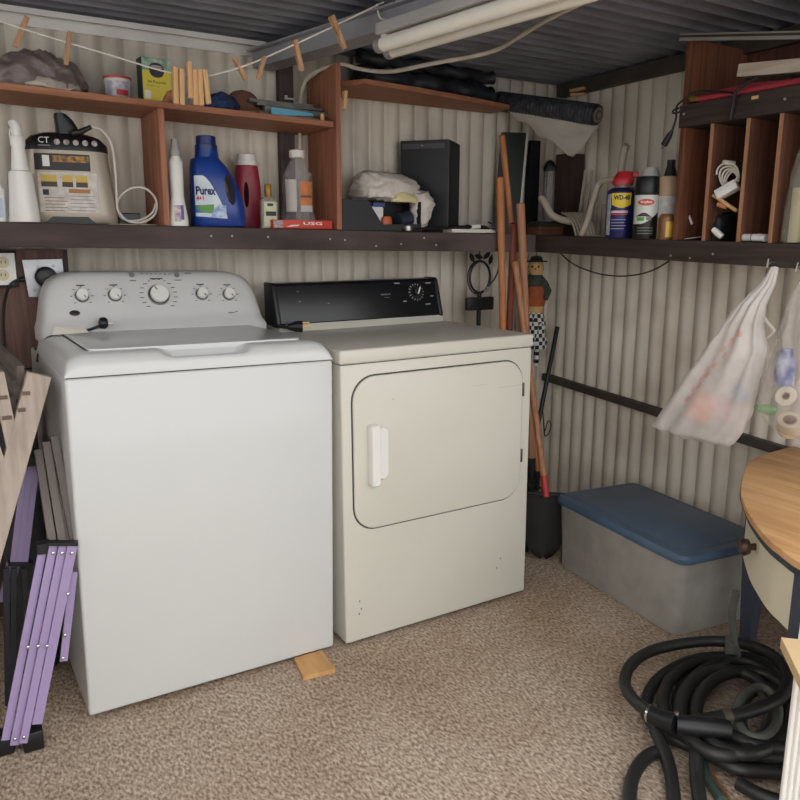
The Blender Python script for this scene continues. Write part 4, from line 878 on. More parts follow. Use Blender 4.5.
tcc = nt.nodes.new('ShaderNodeTexCoord'); nt.links.new(tcc.outputs['Object'], ck.inputs['Vector']); nt.links.new(ck.outputs[0], nt.nodes['Principled BSDF'].inputs['Base Color']); nt.nodes['Principled BSDF'].inputs['Roughness'].default_value = .9
wb(MB().lathe([(9*k, -43*k), (12*k, -55*k), (14*k, -72*k), (14.5*k, -80*k)], 20, c), 'skirt', CHK, t)
for s_ in (-1, 1): wb(MB().tube([c+e1*s_*4*k+Vector((0, 0, -78*k)), c+e1*s_*4*k+Vector((0, 0, -98*k))], 3*k, 10), 'leg', CHK, t)
wb(MB().tube([c+Vector((0, 0, 11*k)), Vector((c.x, c.y, rsz(c.y)-.03))], .0015, 6), 'hanging_string', BLACKP, t)
# cable drooping under the right shelf
tag(wb(MB().tube(spline([P(560, 253, x=1.30), P(575, 265, x=1.30), P(600, 274, x=1.30), P(625, 276, x=1.30), P(648, 272, x=1.30), P(666, 263, x=1.30), P(672, 256, x=1.30)], 8), .0028, 6), 'drooping_cable', BLACKP), 'thin dark cable drooping below the right wall shelf', 'cable')
for i, (u, v) in enumerate(((569, 371), (572, 458), (583, 462))): pass

# ------------------------------------------------------------------ corner shelf goods
zc = rsz(.55)+.001
# leaning dark panel with bright edge
b0, t0 = P(519, 214, y=.64), P(527, 133, y=.66); b0.z = zc
t = thing('bright_edged_panel', 'tall dark glossy panel with a bright metal edge leaning in the shelf corner', 'panel', b0)
d = t0-b0; sx = Vector((-.10, .03, 0))
wb(MB().loft([[b0, b0+sx, b0+sx+Vector((.006, .02, 0)), b0+Vector((.006, .02, 0))], [t0, t0+sx, t0+sx+Vector((.006, .02, 0)), t0+Vector((.006, .02, 0))]]), 'sheet', mat('dark_green_gloss', (44, 50, 46), .35, var=.2), t, smooth=0)
wb(MB().bar(b0+Vector((0, -.004, .03)), t0+Vector((0, -.004, 0)), .009, .006), 'bright_edge', mat('pale_edge_trim', (226, 224, 220), .35, .2), t, smooth=0)
p = P(530, 180, y=.69); tag(wb(MB().bb(p.x, p.x+.05, .69, .72, zc, P(530, 140, y=.69).z), 'black_plank', BLACKP, smooth=0), 'black upright plank between the bright-edged panel and the lantern', 'plank')
# lantern with chrome rods
c = P(549, 190, y=.62); k = 1/sc(c); hl = P(549, 160, y=.62).z-zc
t = thing('lantern', 'narrow glass lantern with chrome rods and dark cap in the shelf corner', 'lantern', (c.x, c.y, zc))
o = Vector((c.x, c.y, zc))
wb(MB().lathe([(8*k, 0), (8*k, .012), (6*k, .018)], 18, o), 'base', BLACKP, t)
wb(MB().lathe([(6*k, .018), (6.5*k, hl*.5), (5.5*k, hl*.85)], 18, o, caps=False), 'glass', film('lamp_glass', (190, 186, 180), .3, .2, .05), t)
wb(MB().lathe([(6*k, hl*.85), (6.5*k, hl*.9), (4*k, hl*.97), (1.5*k, hl)], 18, o), 'cap', BLACKP, t)
for an in (3.6, 4.6, 5.8, 1.5): wb(MB().tube([o+Vector((7.5*k*math.cos(an), 7.5*k*math.sin(an), .01)), o+Vector((7*k*math.cos(an), 7*k*math.sin(an), hl*.9))], .0022, 8), 'rod', CHROME, t)
p = P(562, 190, x=1.30); tag(wb(MB().bb(1.30, 1.385, p.y-.03, p.y+.045, zc, P(562, 154, x=1.30).z), 'brown_board', wood('dark_brown_plank', (70, 50, 44), (52, 38, 34), 2), smooth=0), 'dark brown upright board in the corner behind the lantern', 'board')
# wooden tray
a = P(538, 232, y=.53); 
t = thing('wooden_tray', 'small brown wooden tray on the shelf corner below the lantern', 'tray', (a.x+.06, .55, zc))
wb(MB().bb(a.x, a.x+.13, .525, .60, zc, zc+.034), 'tray_body', wood('tray_wood', (120, 78, 56), (92, 58, 42), 0), t, smooth=0, bevel=.002)
wb(MB().loft([[(a.x-.008, .52, zc+.034), (a.x+.138, .52, zc+.034), (a.x+.138, .605, zc+.034), (a.x-.008, .605, zc+.034)], [(a.x+.015, .535, zc+.055), (a.x+.115, .535, zc+.055), (a.x+.115, .6, zc+.055), (a.x+.015, .6, zc+.055)]]), 'lid', mat('dark_green_lid', (50, 50, 44), .6), t, smooth=0)
# beige plastic rack
RK = mat('beige_plastic', (196, 184, 166), .5, var=.1)
t = thing('plastic_rack', 'beige slatted plastic rack with curved legs on the right shelf', 'rack', P(595, 230, x=1.25))
def R(u, v, x): q = P(u, v, x=x); q.z = max(q.z, rsz(q.y)+.006); return q
wb(MB().tube(spline([R(581, 236, 1.16), R(587, 222, 1.17), R(594, 198, 1.19), R(599, 184, 1.2), R(606, 180.5, 1.2), R(618, 180, 1.2), R(628, 182, 1.2)], 8), .012, 10), 'front_arch', RK, t)
wb(MB().tube(spline([R(541, 198, 1.16), R(545, 203, 1.16), R(551, 214, 1.17), R(560, 219, 1.2), R(572, 222, 1.22)], 8), .0135, 10), 'curved_leg', RK, t)
for i in range(7):
    u = 562+i*3.2
    wb(MB().tube(spline([R(u, 213, 1.25), R(u+6, 216, 1.22), R(u+11, 224, 1.19), R(u+14, 236, 1.17)], 6), .0045, 8), 'curved_slat', RK, t)
for i in range(9):
    u = 594+i*4.6; q0 = R(u+3, 204, 1.27); q1 = R(u, 240, 1.27)
    wb(MB().bar(q0, q1, .010, .006, up=(1, 0, 0)), 'back_slat', RK, t, smooth=0)
wb(MB().tube([R(594, 206, 1.27), R(640, 203, 1.27)], .006, 8), 'top_rail', RK, t); wb(MB().tube([R(592, 236, 1.26), R(640, 238, 1.26)], .006, 8), 'bottom_rail', RK, t)
wb(MB().tube(spline([R(622, 205, 1.28), R(621, 175, 1.30), R(624, 152, 1.31), R(627, 145, 1.31)], 6), .0135, 10), 'upright_arm', RK, t)
for u in (583, 589): wb(MB().bar(R(u+3, 170, 1.33), R(u-3, 212, 1.33), .012, .006, up=(1, 0, 0)), 'rear_slat', RK, t, smooth=0)
# aerosol cans, turned to the camera
def can(name, label, u, wpx, vtop, x, fr, col, cap):
    p = P(u, 215, x=x); z_ = rsz(p.y)+.0008; k_ = 1/sc(p); r = wpx/2*k_; h = P(u, vtop, x=x).z-z_
    t_ = thing(name, label, 'spray can', (p.x, p.y, z_), -.72)
    prof = [lev(0, r*.96), lev(.003, r), lev(h*fr, r), lev(h*fr+.003, r*.97), lev(h*fr+.012, r*.72)]
    body(prof, 30).build('can_body', col, t_)
    return t_, prof, r, h
t, prof, r, h = can('lubricant_can', 'blue and yellow lubricant spray can with red nozzle cap', 621, 29, 172, 1.135, .70, mat('blue_can', (34, 38, 92), .35, .2), 0)
MB().lathe([(r*.5, h*.74), (r*.55, h*.76), (r*.5, h*.80)], 20).build('collar', mat('silver_collar', (196, 190, 190), .3, .6), t)
RC = mat('red_cap', (190, 40, 48), .4)
MB().loft([sell(-r*.0, 0, h*.80, r*.68, r*.6, 2.4, 22), sell(0, 0, h*.86, r*.74, r*.62, 2.4, 22), sell(r*.06, 0, h*.93, r*.62, r*.5, 2.4, 22), sell(r*.15, 0, h*1.0, r*.5, r*.36, 2.4, 22)]).build('cap', RC, t)
MB().box((r*.66, 0, h*.945), (r*.7, r*.4, r*.34), ry=-.2).build('spray_tip', RC, t, bevel=.002)
decal('yellow_shield', prof, -r*.72, r*.52, h*.46, h*.665, mat('can_yellow', (236, 204, 44), .4), t, .0008, 14, 6, bot=lambda i: h*(.50-.05*math.sin(i*PI)))
decal('blue_header', prof, -r*.74, r*.54, h*.60, h*.672, mat('can_header', (236, 204, 44), .4), t, .0009)
textwrap('brand_lettering', 'WD-40', mat('can_navy_text', (24, 26, 66), .4), t, prof, -r*.10, h*.605, r*1.05, .0016, h*.075)
decal('white_band', prof, -r*.72, r*.35, h*.375, h*.41, mat('can_pink_white', (222, 190, 190), .4), t, .0008)
decal('red_band', prof, -r*.72, r*.30, h*.345, h*.365, mat('can_red', (190, 50, 60), .4), t, .0008)
for i in range(4): decal('text_line', prof, -r*.7, r*(.25-.1*(i % 2)), h*(.27-.045*i), h*(.282-.045*i), mat('can_pale_text', (160, 164, 196), .5), t, .0008)
decal('side_panel', prof, -r*.97, -r*.76, h*.05, h*.66, mat('can_side', (200, 200, 206), .4, col2=(150, 156, 170), scale=80), t, .0008)
t, prof, r, h = can('paint_can', 'white and black spray paint can with black cap and red oval emblem', 646, 25, 177, 1.125, .72, mat('black_can', (32, 32, 30), .35, .1), 0)
MB().lathe([(r*.98, h*.72), (r*1.0, h*.73), (r*.93, h*.96), (r*.85, h)], 26).build('cap', BLACKP, t)
decal('white_field', prof, -r*.96, r*.80, h*.25, h*.70, mat('can_white', (214, 218, 210), .4), t, .0008, 16, 8, bot=lambda i: h*(.24+.3*max(0, i-.25)**1.6))
def ov(i, j):
    an = 2*PI*i; x_ = -r*.15+r*.62*math.cos(an)*j; return surf(prof, x_, h*.585+h*.055*math.sin(an)*j, .0016)
MB().grid(ov, 24, 3).build('red_oval', mat('can_oval', (206, 76, 62), .4), t, smooth=60)
textwrap('brand_lettering', 'Krylon', WPRINT, t, prof, -r*.15, h*.585, r*.85, .0022, h*.045)
decal('colour_swoosh', prof, -r*.85, r*.25, h*.36, h*.42, mat('dark_swoosh', (60, 30, 34), .4), t, .0016, 10, 3, top=lambda i: h*(.36+.06*math.sin(i*PI)))
decal('green_spot', prof, -r*.75, -r*.25, h*.29, h*.35, mat('can_green', (96, 160, 74), .4), t, .0018); decal('grey_spot', prof, -r*.1, r*.3, h*.30, h*.36, mat('can_grey', (130, 120, 120), .4), t, .0018)
for i in range(3): decal('text_line', prof, -r*.7, r*.5, h*(.17-.045*i), h*(.185-.045*i), mat('can_dim_text', (120, 120, 116), .5), t, .0008)
t, prof, r, h = can('paint_can', 'beige-capped spray can with white label against the plywood panel', 666, 21, 177, 1.17, .70, mat('beige_can', (176, 148, 120), .45, .1), 0)
MB().lathe([(r*.98, h*.70), (r*1.0, h*.71), (r*.97, h*.98), (r*.9, h)], 26).build('cap', mat('beige_cap', (186, 158, 128), .5), t)
decal('label', prof, -r*.95, r*.95, h*.34, h*.69, mat('can_paper', (204, 200, 196), .5, col2=(180, 176, 176), scale=60), t, .0008)
t, prof, r, h = can('small_can', 'small amber and yellow can in front of the beige-capped spray can', 667, 15, 214, 1.122, .86, mat('amber_can', (130, 92, 54), .35, .1), 0)
decal('yellow_label', prof, -r*.2, r*.8, h*.1, h*.7, mat('yellow_label', (214, 172, 60), .4), t, .0008)
t, prof, r, h = can('white_can', 'white-capped can standing behind the red-capped lubricant can', 648, 24, 168, 1.225, .80, mat('pale_can', (206, 206, 196), .4), 0)
MB().lathe([(r*.9, h*.80), (r*.95, h*.82), (r*.6, h*.97), (r*.5, h)], 22).build('cap', WPLAST, t)
p = P(671, 168, x=1.28); zz = rsz(p.y)+.001; tag(wb(MB().lathe([(.02, 0), (.022, .003), (.022, P(671, 166, x=1.28).z-zz-.03), (.014, P(671, 163, x=1.28).z-zz-.01), (.014, P(671, 160, x=1.28).z-zz)], 18, (p.x, p.y, zz)), 'dark_jar', mat('dark_jar', (60, 52, 46), .3, var=.4, scale=30)), 'dark jar standing behind the beige-capped spray can', 'jar')
# ------------------------------------------------------------------ on and in the pigeonhole cabinet
REDH = mat('red_hose_rubber', (168, 56, 66), .5, var=.15, scale=30)
t = thing('red_hose', 'red hose with a brass end lying on top of the pigeonhole cabinet', 'hose', P(740, 92, x=1.12))
zt = 1.6095
def C_(u, v, x, dz=0): q = P(u, v, x=x); q.z = max(q.z, zt+.0105); return q
hp = spline([C_(700, 99, 1.108), C_(722, 99, 1.110), C_(738, 97, 1.112), C_(760, 92, 1.114), C_(800, 88, 1.114), C_(840, 84, 1.115)], 8)
wb(MB().tube(hp, .0095, 12), 'lower_run', REDH, t)
hp = spline([C_(716, 95, 1.135), C_(728, 91, 1.135), C_(745, 87.5, 1.135), C_(770, 85, 1.135), C_(800, 82, 1.135), C_(840, 78, 1.135)], 8)
wb(MB().tube(hp, .010, 12), 'upper_run', REDH, t)
q = C_(700, 99, 1.108); q2 = C_(690, 99.5, 1.108); wb(MB().tube([q2, q], .008, 10), 'brass_end', mat('brass', (196, 160, 92), .3, .8), t); wb(MB().tube([q2, q2+(q-q2)*.35], .0105, 8), 'brass_nut', MATS['brass'], t)
# timber
q0, q1 = P(741, 71, x=1.17), P(800, 66, x=1.17); d = (q1-q0).normalized()
tag(wb(MB().bar(q0, q0+d*.55, .035, .036), 'white_timber', wood('pale_primed_timber', (214, 200, 182), (196, 180, 160), 1), smooth=0, bevel=.002), 'pale square timber lying on dark cloth above the pigeonholes', 'timber')
m = folds(MB().loft([sell(1.25, -.62+.0*f, zz_, rx_, ry_, 2.6, 44) for zz_, rx_, ry_, f in dense([(1.561, .10, .25, 0), (1.59, .108, .30, 0), (1.62, .10, .30, 0), (1.64, .075, .27, 0), (1.645, .03, .1, 0)], 20)]), .006, 40, 5)
m.v = [(min(x, 1.365), y, max(z, 1.561)) for x, y, z in m.v]
tag(wb(m, 'dark_cloth_bundle', mat('dark_teal_cloth', (36, 44, 46), .9, var=.3, scale=15), smooth=75), 'dark bundled cloth on the cabinet top under the pale timber', 'cloth')
t = thing('power_cord', 'black power cord draped over the cabinet top, its plug hanging by the plywood', 'cord', P(690, 105, x=1.08))
wb(MB().tube(spline([P(757, 77, x=1.085), P(745, 84, x=1.082), P(736, 92, x=1.078), P(733, 105, x=1.085), P(730, 120, x=1.088)], 8), .0055, 8), 'strap', BLACKR, t)
wb(MB().tube(spline([P(733, 93, x=1.09), P(710, 91, x=1.09), P(695, 92, x=1.085), P(685, 99, x=1.08), P(677, 106, x=1.08), P(676, 118, x=1.08), P(672, 131, x=1.08)], 8), .0032, 8), 'cable', BLACKR, t)
a, c = P(672, 131, x=1.08), P(664, 145, x=1.08); wb(MB().tube([a, a.lerp(c, .3), c], [.005, .009, .0105], 12), 'plug', BLACKP, t)
for s_ in (-1, 1): wb(MB().bar(c+Vector((0, .004*s_, 0)), c+(c-a).normalized()*.014+Vector((0, .004*s_, 0)), .002, .005), 'pin', NAIL, t, smooth=0)
wb(MB().tube(spline([P(679, 108, x=1.08), P(674, 110, x=1.08), P(673, 113, x=1.075), P(679, 112, x=1.075), P(682, 108, x=1.08)], 6), .003, 6), 'knot', BLACKR, t)
tag(wb(MB().box(P(755, 97.5, x=1.094), (.004, .02, .009)), 'wood_chip', PINE, smooth=0), 'orange wood splinter stuck on the dark cabinet fascia', 'splinter')
# bay contents
def bay(u, v, x): q = P(u, v, x=x); return Vector((q.x, q.y, rsz(q.y)+.003))
q = bay(690, 236, 1.15); tag(wb(MB().loft([[q+Vector((-.01, .022, z_)), q+Vector((.05, .03, z_)), q+Vector((.06, -.045, z_+.012)), q+Vector((-.005, -.05, z_+.008))] for z_ in (0, .002)]), 'paper_scrap', mat('paper_white', (222, 216, 204), .7), smooth=0), 'white paper scrap in the first pigeonhole beside the plywood', 'paper')
q = P(689, 218, x=1.15); tag(wb(MB().bar(P(692, 224, x=1.15), P(688, 213, x=1.16), .006, .004, up=(1, 0, 0)), 'white_tag', WPLAST, smooth=0), 'small white tag standing up in the first pigeonhole', 'tag')
WC = mat('white_flex', (214, 206, 194), .5, var=.08)
t = thing('extension_lead', 'white extension lead with a coiled flex in the second pigeonhole', 'extension lead', bay(725, 236, 1.14))
cc = P(729, 175, x=1.13); pts = []
for i in range(91):
    an = 2*PI*i/18; k_ = 1-.10*(i/18); pts.append(cc+Vector((-.010+.006*(i/18), .036*k_*math.cos(an)+.004*math.sin(i*.11*6), .036*k_*math.sin(an)-.003*(i/18)+.003*math.cos(i*.4))))
wb(MB().tube(pts, .0029, 8), 'coiled_flex', WC, t); wb(MB().tube([cc+Vector((-.02, .008, .036)), cc+Vector((.015, -.004, .034))], .007, 8), 'tie', WC, t)
a, c = P(717, 196, x=1.12), P(738, 184, x=1.14); wb(MB().bar(a, c, .03, .035, up=(1, 0, 0)), 'socket_strip', WPLAST, t, bevel=.004)
for f in (.3, .6): wb(MB().bar(a.lerp(c, f)+Vector((-.0165, 0, 0)), a.lerp(c, f+.15)+Vector((-.0165, 0, 0)), .002, .01, up=(0, 0, 1)), 'socket', GREYPR, t, smooth=0)
a, c = P(713, 195, x=1.115), P(737, 211, x=1.13); tag(wb(MB().tube([a, c], .0055, 10), 'wooden_dowel', PINE), 'pale wooden dowel crossing below the white extension lead', 'dowel')
a, c = P(718, 204, x=1.125), P(727, 207, x=1.13); tag(wb(MB().tube([a, c], .008, 10), 'orange_cork', mat('cork', (196, 132, 92), .8)), 'small orange-brown cork stuck below the wooden dowel', 'cork')
q = bay(722, 236, 1.19); m = folds(MB().loft([sell(q.x, q.y-.0, q.z+z_, rx_, ry_, 2.4, 30) for z_, rx_, ry_ in dense([(0, .05, .026), (.03, .055, .029), (.07, .045, .027), (.085, .02, .018)], 12)]), .003, 70, 8)
m.v = [(x, y, max(z, q.z)) for x, y, z in m.v]; tag(wb(m, 'black_pouch', BLACKR, smooth=75), 'black pouch at the bottom of the second pigeonhole', 'pouch')
a, c = P(713, 229, x=1.115), P(722, 237, x=1.125); tag(wb(MB().tube([a, a.lerp(c, .5), c], [.008, .0105, .009], 12), 'plastic_grip', WPLAST), 'white rounded grip lying in front of the black pouch', 'grip')
a, c = bay(739, 240, 1.125), bay(766, 240, 1.125); a.z += .012; c.z += .012
t = thing('white_tube', 'white tube lying on its side in the third pigeonhole', 'tube', a)
wb(MB().tube([a, a.lerp(c, .12), c], [.005, .0105, .0115], 14), 'tube_body', WPLAST, t); wb(MB().tube([a.lerp(c, .5), a.lerp(c, .53)], .0122, 14), 'ring', GREYPR, t)
q = bay(760, 233, 1.16); tag(wb(MB().ball(q+Vector((0, 0, .0125)), (.016, .016, .0125), 14, 8), 'beige_ball', mat('beige_clay', (206, 184, 158), .6)), 'small beige lump behind the white tube', 'lump')
# clear bag in the last bay
t = thing('clear_plastic_bag', 'tall clear plastic bag stuffed in the rightmost pigeonhole', 'bag', bay(794, 238, 1.12))
q = bay(796, 238, 1.16)
lvls = dense([(q.z, .05, .036, -.006), (q.z+.1, .05, .034, -.008), (q.z+.2, .045, .03, -.012), (q.z+.27, .035, .022, -.02), (q.z+.325, .03, .02, -.026)], 28)
m = folds(MB().loft([sell(q.x, q.y+.004+dy, z_, rx_, ry_, 2.2, 30) for z_, rx_, ry_, dy in lvls]), .004, 60, 2); m.v = [(x, y, max(z, q.z)) for x, y, z in m.v]
wb(m, 'film', film('clear_film', (206, 202, 186), .34, .3, .2), t, smooth=75)
tag(wb(MB().loft([sell(q.x+.005, q.y-.004, q.z+z_, .03, .02, 4, 20) for z_ in (.002, .15)]), 'pale_carton', mat('pale_yellow_card', (208, 196, 150), .6), smooth=40), 'pale yellow carton inside the clear bag in the last pigeonhole', 'carton')

# ------------------------------------------------------------------ electrical panel, left
PNL = wood('brown_panel', (116, 84, 72), (88, 62, 54), 2)
t = thing('backing_board', 'brown plywood backing board behind the outlets left of the washer', 'board', (-.9, .71, 0))
xr = P(66, 260, y=.705).x
wb(MB().bb(-1.15, xr, .70, .716, .81, 1.165), 'upper_sheet', PNL, t, smooth=0); wb(MB().bb(-1.15, xr, .695, .716, .02, .806), 'added_lower_sheet', wood('dark_brown_panel', (82, 62, 54), (60, 46, 42), 2), t, smooth=0)  # lower sheet added dark to close off the bright wall beside the washer
wb(MB().bb(xr-.008, xr+.004, .696, .717, .81, 1.165), 'edge_strip', wood('edge_strip_wood', (60, 44, 40), (44, 34, 32), 2), t, smooth=0)
a, c = P(-12, 285, y=.69), P(13.5, 253, y=.69)
t = thing('wall_outlet', 'cream duplex wall outlet with white plate on the brown board', 'outlet', ((a.x+c.x)/2, .69, a.z))
wb(MB().bb(a.x-.006, c.x+.006, .672, .70, a.z-.006, c.z+.006), 'box', BLACKP, t, bevel=.002)
wb(MB().prism([(a.x, a.z), (c.x-.012, a.z), (c.x, a.z+.012), (c.x, c.z), (a.x, c.z)], .668, .672), 'cover_plate', WPLAST, t, smooth=0)
for v in (262.5, 275): 
    q = P(3, v, y=.667); o = wb(MB().lathe([(.0165, 0), (.0165, -.003), (.014, -.004)], 20, (q.x, .668, q.z), 'y'), 'receptacle', mat('cream_receptacle', (214, 204, 168), .5), t)
    for dx in (-.005, .006): wb(MB().bb(q.x+dx-.001, q.x+dx+.001, .6625, .6645, q.z-.003, q.z+.005), 'slot', BLACKP, o, smooth=0)
c4 = [P(22, 260, y=.68), P(62, 259, y=.68), P(66, 297, y=.68), P(29, 297, y=.68)]
t = thing('dryer_outlet', 'square steel outlet plate tilted on the brown board behind the washer', 'outlet', c4[3])
wb(MB().loft([[Vector((q.x, yy, q.z)) for q in c4] for yy in (.678, .683)]), 'steel_plate', mat('brushed_steel', (150, 150, 153), .32, .8, var=.2, scale=20), t, smooth=0)
wb(MB().loft([[Vector((q.x*.92+.08*c4[0].lerp(c4[2], .5).x, yy, q.z*.94+.06*c4[0].lerp(c4[2], .5).z)) for q in c4] for yy in (.683, .70)]), 'box', DARKST, t, smooth=0)
q = P(46, 277, y=.668); wb(MB().lathe([(.030, .010), (.031, -.004), (.026, -.014), (.016, -.018)], 24, (q.x, .668, q.z), 'y'), 'heavy_plug', BLACKP, t)
for u, v in ((38, 267), (53, 266), (34, 290)): qq = P(u, v, y=.677); wb(MB().lathe([(.004, 0), (.004, -.002), (.002, -.003)], 10, (qq.x, .678, qq.z), 'y'), 'screw', NAIL, t)
wb(MB().tube(spline([(q.x, .655, q.z), P(44, 290, y=.672), P(42, 306, y=.672), P(41, 330, y=.672), P(40, 380, y=.672)], 8), .008, 8), 'heavy_cord', BLACKR, t)
t = thing('power_cord', 'thin black cord running from the duplex outlet down the brown board', 'cord', P(5, 360, y=.69))
wb(MB().tube(spline([P(24, 279, y=.672), P(15, 281, y=.664), P(9, 287, y=.664), P(5, 300, y=.684), P(3, 320, y=.69), P(4, 345, y=.69), P(2, 370, y=.69), P(0, 400, y=.685)], 8), .004, 8), 'cable', BLACKR, t)
wb(MB().tube([P(24, 279, y=.672), P(20, 280, y=.668)], [.008, .006], 10), 'plug', BLACKP, t)
# plugs lying on the machines
t = thing('washer_plug', 'black plug and lead with white paper tag lying on the washer lid', 'plug', P(103, 326, y=.45))
q = P(103, 323, y=.452); 
wb(MB().lathe([(.006, -.012), (.0155, -.008), (.017, .004), (.012, .012)], 16, (q.x, q.y, max(q.z, .954)), 'x'), 'plug_body', BLACKP, t)
for dy in (-.006, .006): wb(MB().bb(q.x+.012, q.x+.026, q.y+dy-.002, q.y+dy+.002, .957, .960), 'prong', NAIL, t, smooth=0)
wb(MB().tube(spline([(q.x-.01, q.y, .952), P(88, 330, y=.45), P(68, 334, y=.44), P(48, 338, y=.45), P(40, 350, y=.47), P(37, 362, y=.47)], 8), .004, 8), 'lead', BLACKR, t)
a = P(52, 337, y=.43); c = P(85, 330, y=.43); wb(MB().loft([[Vector((a.x, .42, .936)), Vector((c.x+.01, .425, .9375)), Vector((c.x, .443, .953)), Vector((a.x+.01, .44, .958))], [Vector((a.x, .423, .936)), Vector((c.x+.01, .428, .9375)), Vector((c.x, .446, .953)), Vector((a.x+.01, .443, .958))]]), 'paper_tag', mat('paper_white', (222, 216, 204), .7), t, smooth=0)
q = P(298, 329, z=.915)
t = thing('three_pin_plug', 'black three-pin plug with brass pins lying on the dryer by the washer', 'plug', q)
q = Vector((q.x, q.y, .921)); wb(MB().tube([q+Vector((-.03, .012, 0)), q+Vector((-.008, .004, .002)), q+Vector((.014, -.004, .002))], [.009, .017, .019], 14), 'plug_body', BLACKP, t)
for dy, dz in ((-.009, .0), (.009, .004), (0, .014)): wb(MB().bar(q+Vector((.014, dy-.004, dz)), q+Vector((.036, dy-.01, dz)), .005, .003), 'pin', MATS['brass'], t, smooth=0)
wb(MB().tube(spline([q+Vector((-.03, .012, 0)), q+Vector((-.04, .05, .0)), q+Vector((-.035, .12, -.005))], 6), .006, 8), 'lead', BLACKR, t)

# ------------------------------------------------------------------ things left of the washer
RKW = mat('grey_beige_wood', (186, 172, 160), .75, col2=(160, 146, 134), scale=6, stretch=(8, 8, 1), bump=.1, bscale=20)
t = thing('wooden_rack', 'weathered wooden folding rack with a notched V frame left of the washer', 'rack', (-.84, .05, .32))
Yr = .07
a, c = P(39, 374, y=Yr), P(-14, 566, y=Yr)
wb(MB().bar(a, c, .052, .03, up=(0, 1, 0)), 'side_bar', RKW, t, smooth=0, bevel=.002)
a2, c2 = P(-3, 372, y=Yr), P(14, 452, y=Yr); wb(MB().bar(a2, a2+(c2-a2)*1.15, .028, .028, up=(0, 1, 0)), 'cross_bar', RKW, t, smooth=0, bevel=.002)
a3, c3 = P(-22, 420, y=Yr), P(6, 500, y=Yr); wb(MB().bar(a3, c3, .05, .028, up=(0, 1, 0)), 'cross_bar', RKW, t, smooth=0, bevel=.002)
SLW = mat('grey_brown_slat', (112, 100, 92), .8, col2=(84, 74, 68), scale=6, stretch=(8, 1, 8))
for f in (.01, .085, .17): 
    q = a.lerp(c, f)+Vector((-.034, .03, .0)); wb(MB().bar(q, q+Vector((-.03, .40, .02)), .016, .045), 'slat', SLW, t, smooth=0)
for f in (.09, .175): q = a.lerp(c, f)+Vector((-.018, -.016, 0)); wb(MB().box(q, (.016, .004, .009)), 'notch', mat('notch_brown', (110, 92, 80), .8), t, smooth=0)
for f in (.3, .55): q = a2.lerp(c2, f)+Vector((.0, -.015, 0)); wb(MB().box(q, (.02, .004, .009)), 'notch', MATS['notch_brown'], t, smooth=0)
# second rack post to stand on the floor
wb(MB().bar(c, Vector((c.x-.1, .09, 0.0)), .05, .03, up=(0, 1, 0)), 'lower_bar', RKW, t, smooth=0)
# folded purple frame
PUR = mat('purple_painted_steel', (160, 142, 182), .4, var=.05); PURD = PUR
t = thing('folded_canopy_frame', 'folded frame of purple metal bars with rivets and black feet beside the washer', 'folding frame', (-.85, .0, 0))
y0, y1 = -.005, .035
def bar2(u0, v0, u1, v1, ya, yb, nm='bar', wd=.0185, m=PUR, th=.006):
    ya, yb = (ya-.036, yb-.036) if max(ya, yb) < .05 else (ya, yb)
    return wb(MB().bar(P(u0, v0, y=ya), P(u1, v1, y=yb), wd, th, up=(0, 1, 0)), nm, m, t, smooth=0, bevel=.001)
bs = [bar2(42.5, 551, 5.5, 740, .042, .006), bar2(53.5, 545, 14, 745, .030, -.004), bar2(63, 545, 23, 743, .022, -.012), bar2(72.5, 545, 37, 724, .014, -.012, wd=.022), bar2(73.5, 572, 63.5, 661, .030, .024, wd=.018)]
for u, v, y in ((53, 553, .022), (62, 553, .014), (72, 553, .006), (68, 594, .002), (28, 647, .004), (38, 646, .0), (47, 646, -.008), (65, 635, .02), (63, 658, .018), (15, 739, -.008), (24, 737, -.016)):
    q = P(u, v, y=y-.036); wb(MB().lathe([(.0042, 0), (.0038, -.003), (.002, -.004)], 10, q, 'y'), 'rivet', CHROME, t)
q = P(34, 735, y=-.04); wb(MB().bb(q.x-.025, q.x+.02, -.046, .0, 0.001, .05), 'foot', BLACKP, t, bevel=.004)
q = P(5, 745, y=.01); wb(MB().bb(q.x-.03, q.x+.018, -.03, .015, 0.001, .05), 'foot', BLACKP, t, bevel=.004)
wb(MB().bar(P(37, 548, y=.012), P(50, 546, y=.012), .03, .025), 'hinge_block', BLACKP, t, smooth=0); wb(MB().bar(P(49, 543, y=-.012), P(78, 543, y=-.02), .02, .008), 'top_bracket', BLACKP, t, smooth=0)
GLEG = mat('grey_bronze_steel', (98, 88, 82), .4, .3, var=.15)
for k_, (u0, v0, u1, v1) in enumerate(((38, 450, 52, 541), (46, 442, 62, 541), (54, 436, 74, 541))): bar2(u0, v0, u1, v1, .16-.01*k_, .055-.002*k_, 'grey_leg', .019, GLEG, .016)
for k_, u in enumerate((25, 31, 37)): bar2(u, 462, u-12, 562, .25, .22, 'rear_bar', .0142, PUR)
for k_, u in enumerate((10, 17)): bar2(u, 562, u-8, 602, .24, .23, 'rear_bar', .016, PUR)
wb(MB().bar(P(20, 461, y=.25), P(42, 459, y=.25), .05, .02), 'rear_bracket', BLACKP, t, smooth=0); wb(MB().bar(P(8, 563, y=.22), P(33, 563, y=.22), .03, .008), 'rear_bracket', BLACKP, t, smooth=0)
for u0, u1 in ((24, 30), (14, 12), (6, 8)): bar2(u0, 568, u1, 705, .22, .17, 'black_leg', .014, BLACKP, .014)
q = Vector((-.80, .40, .43))
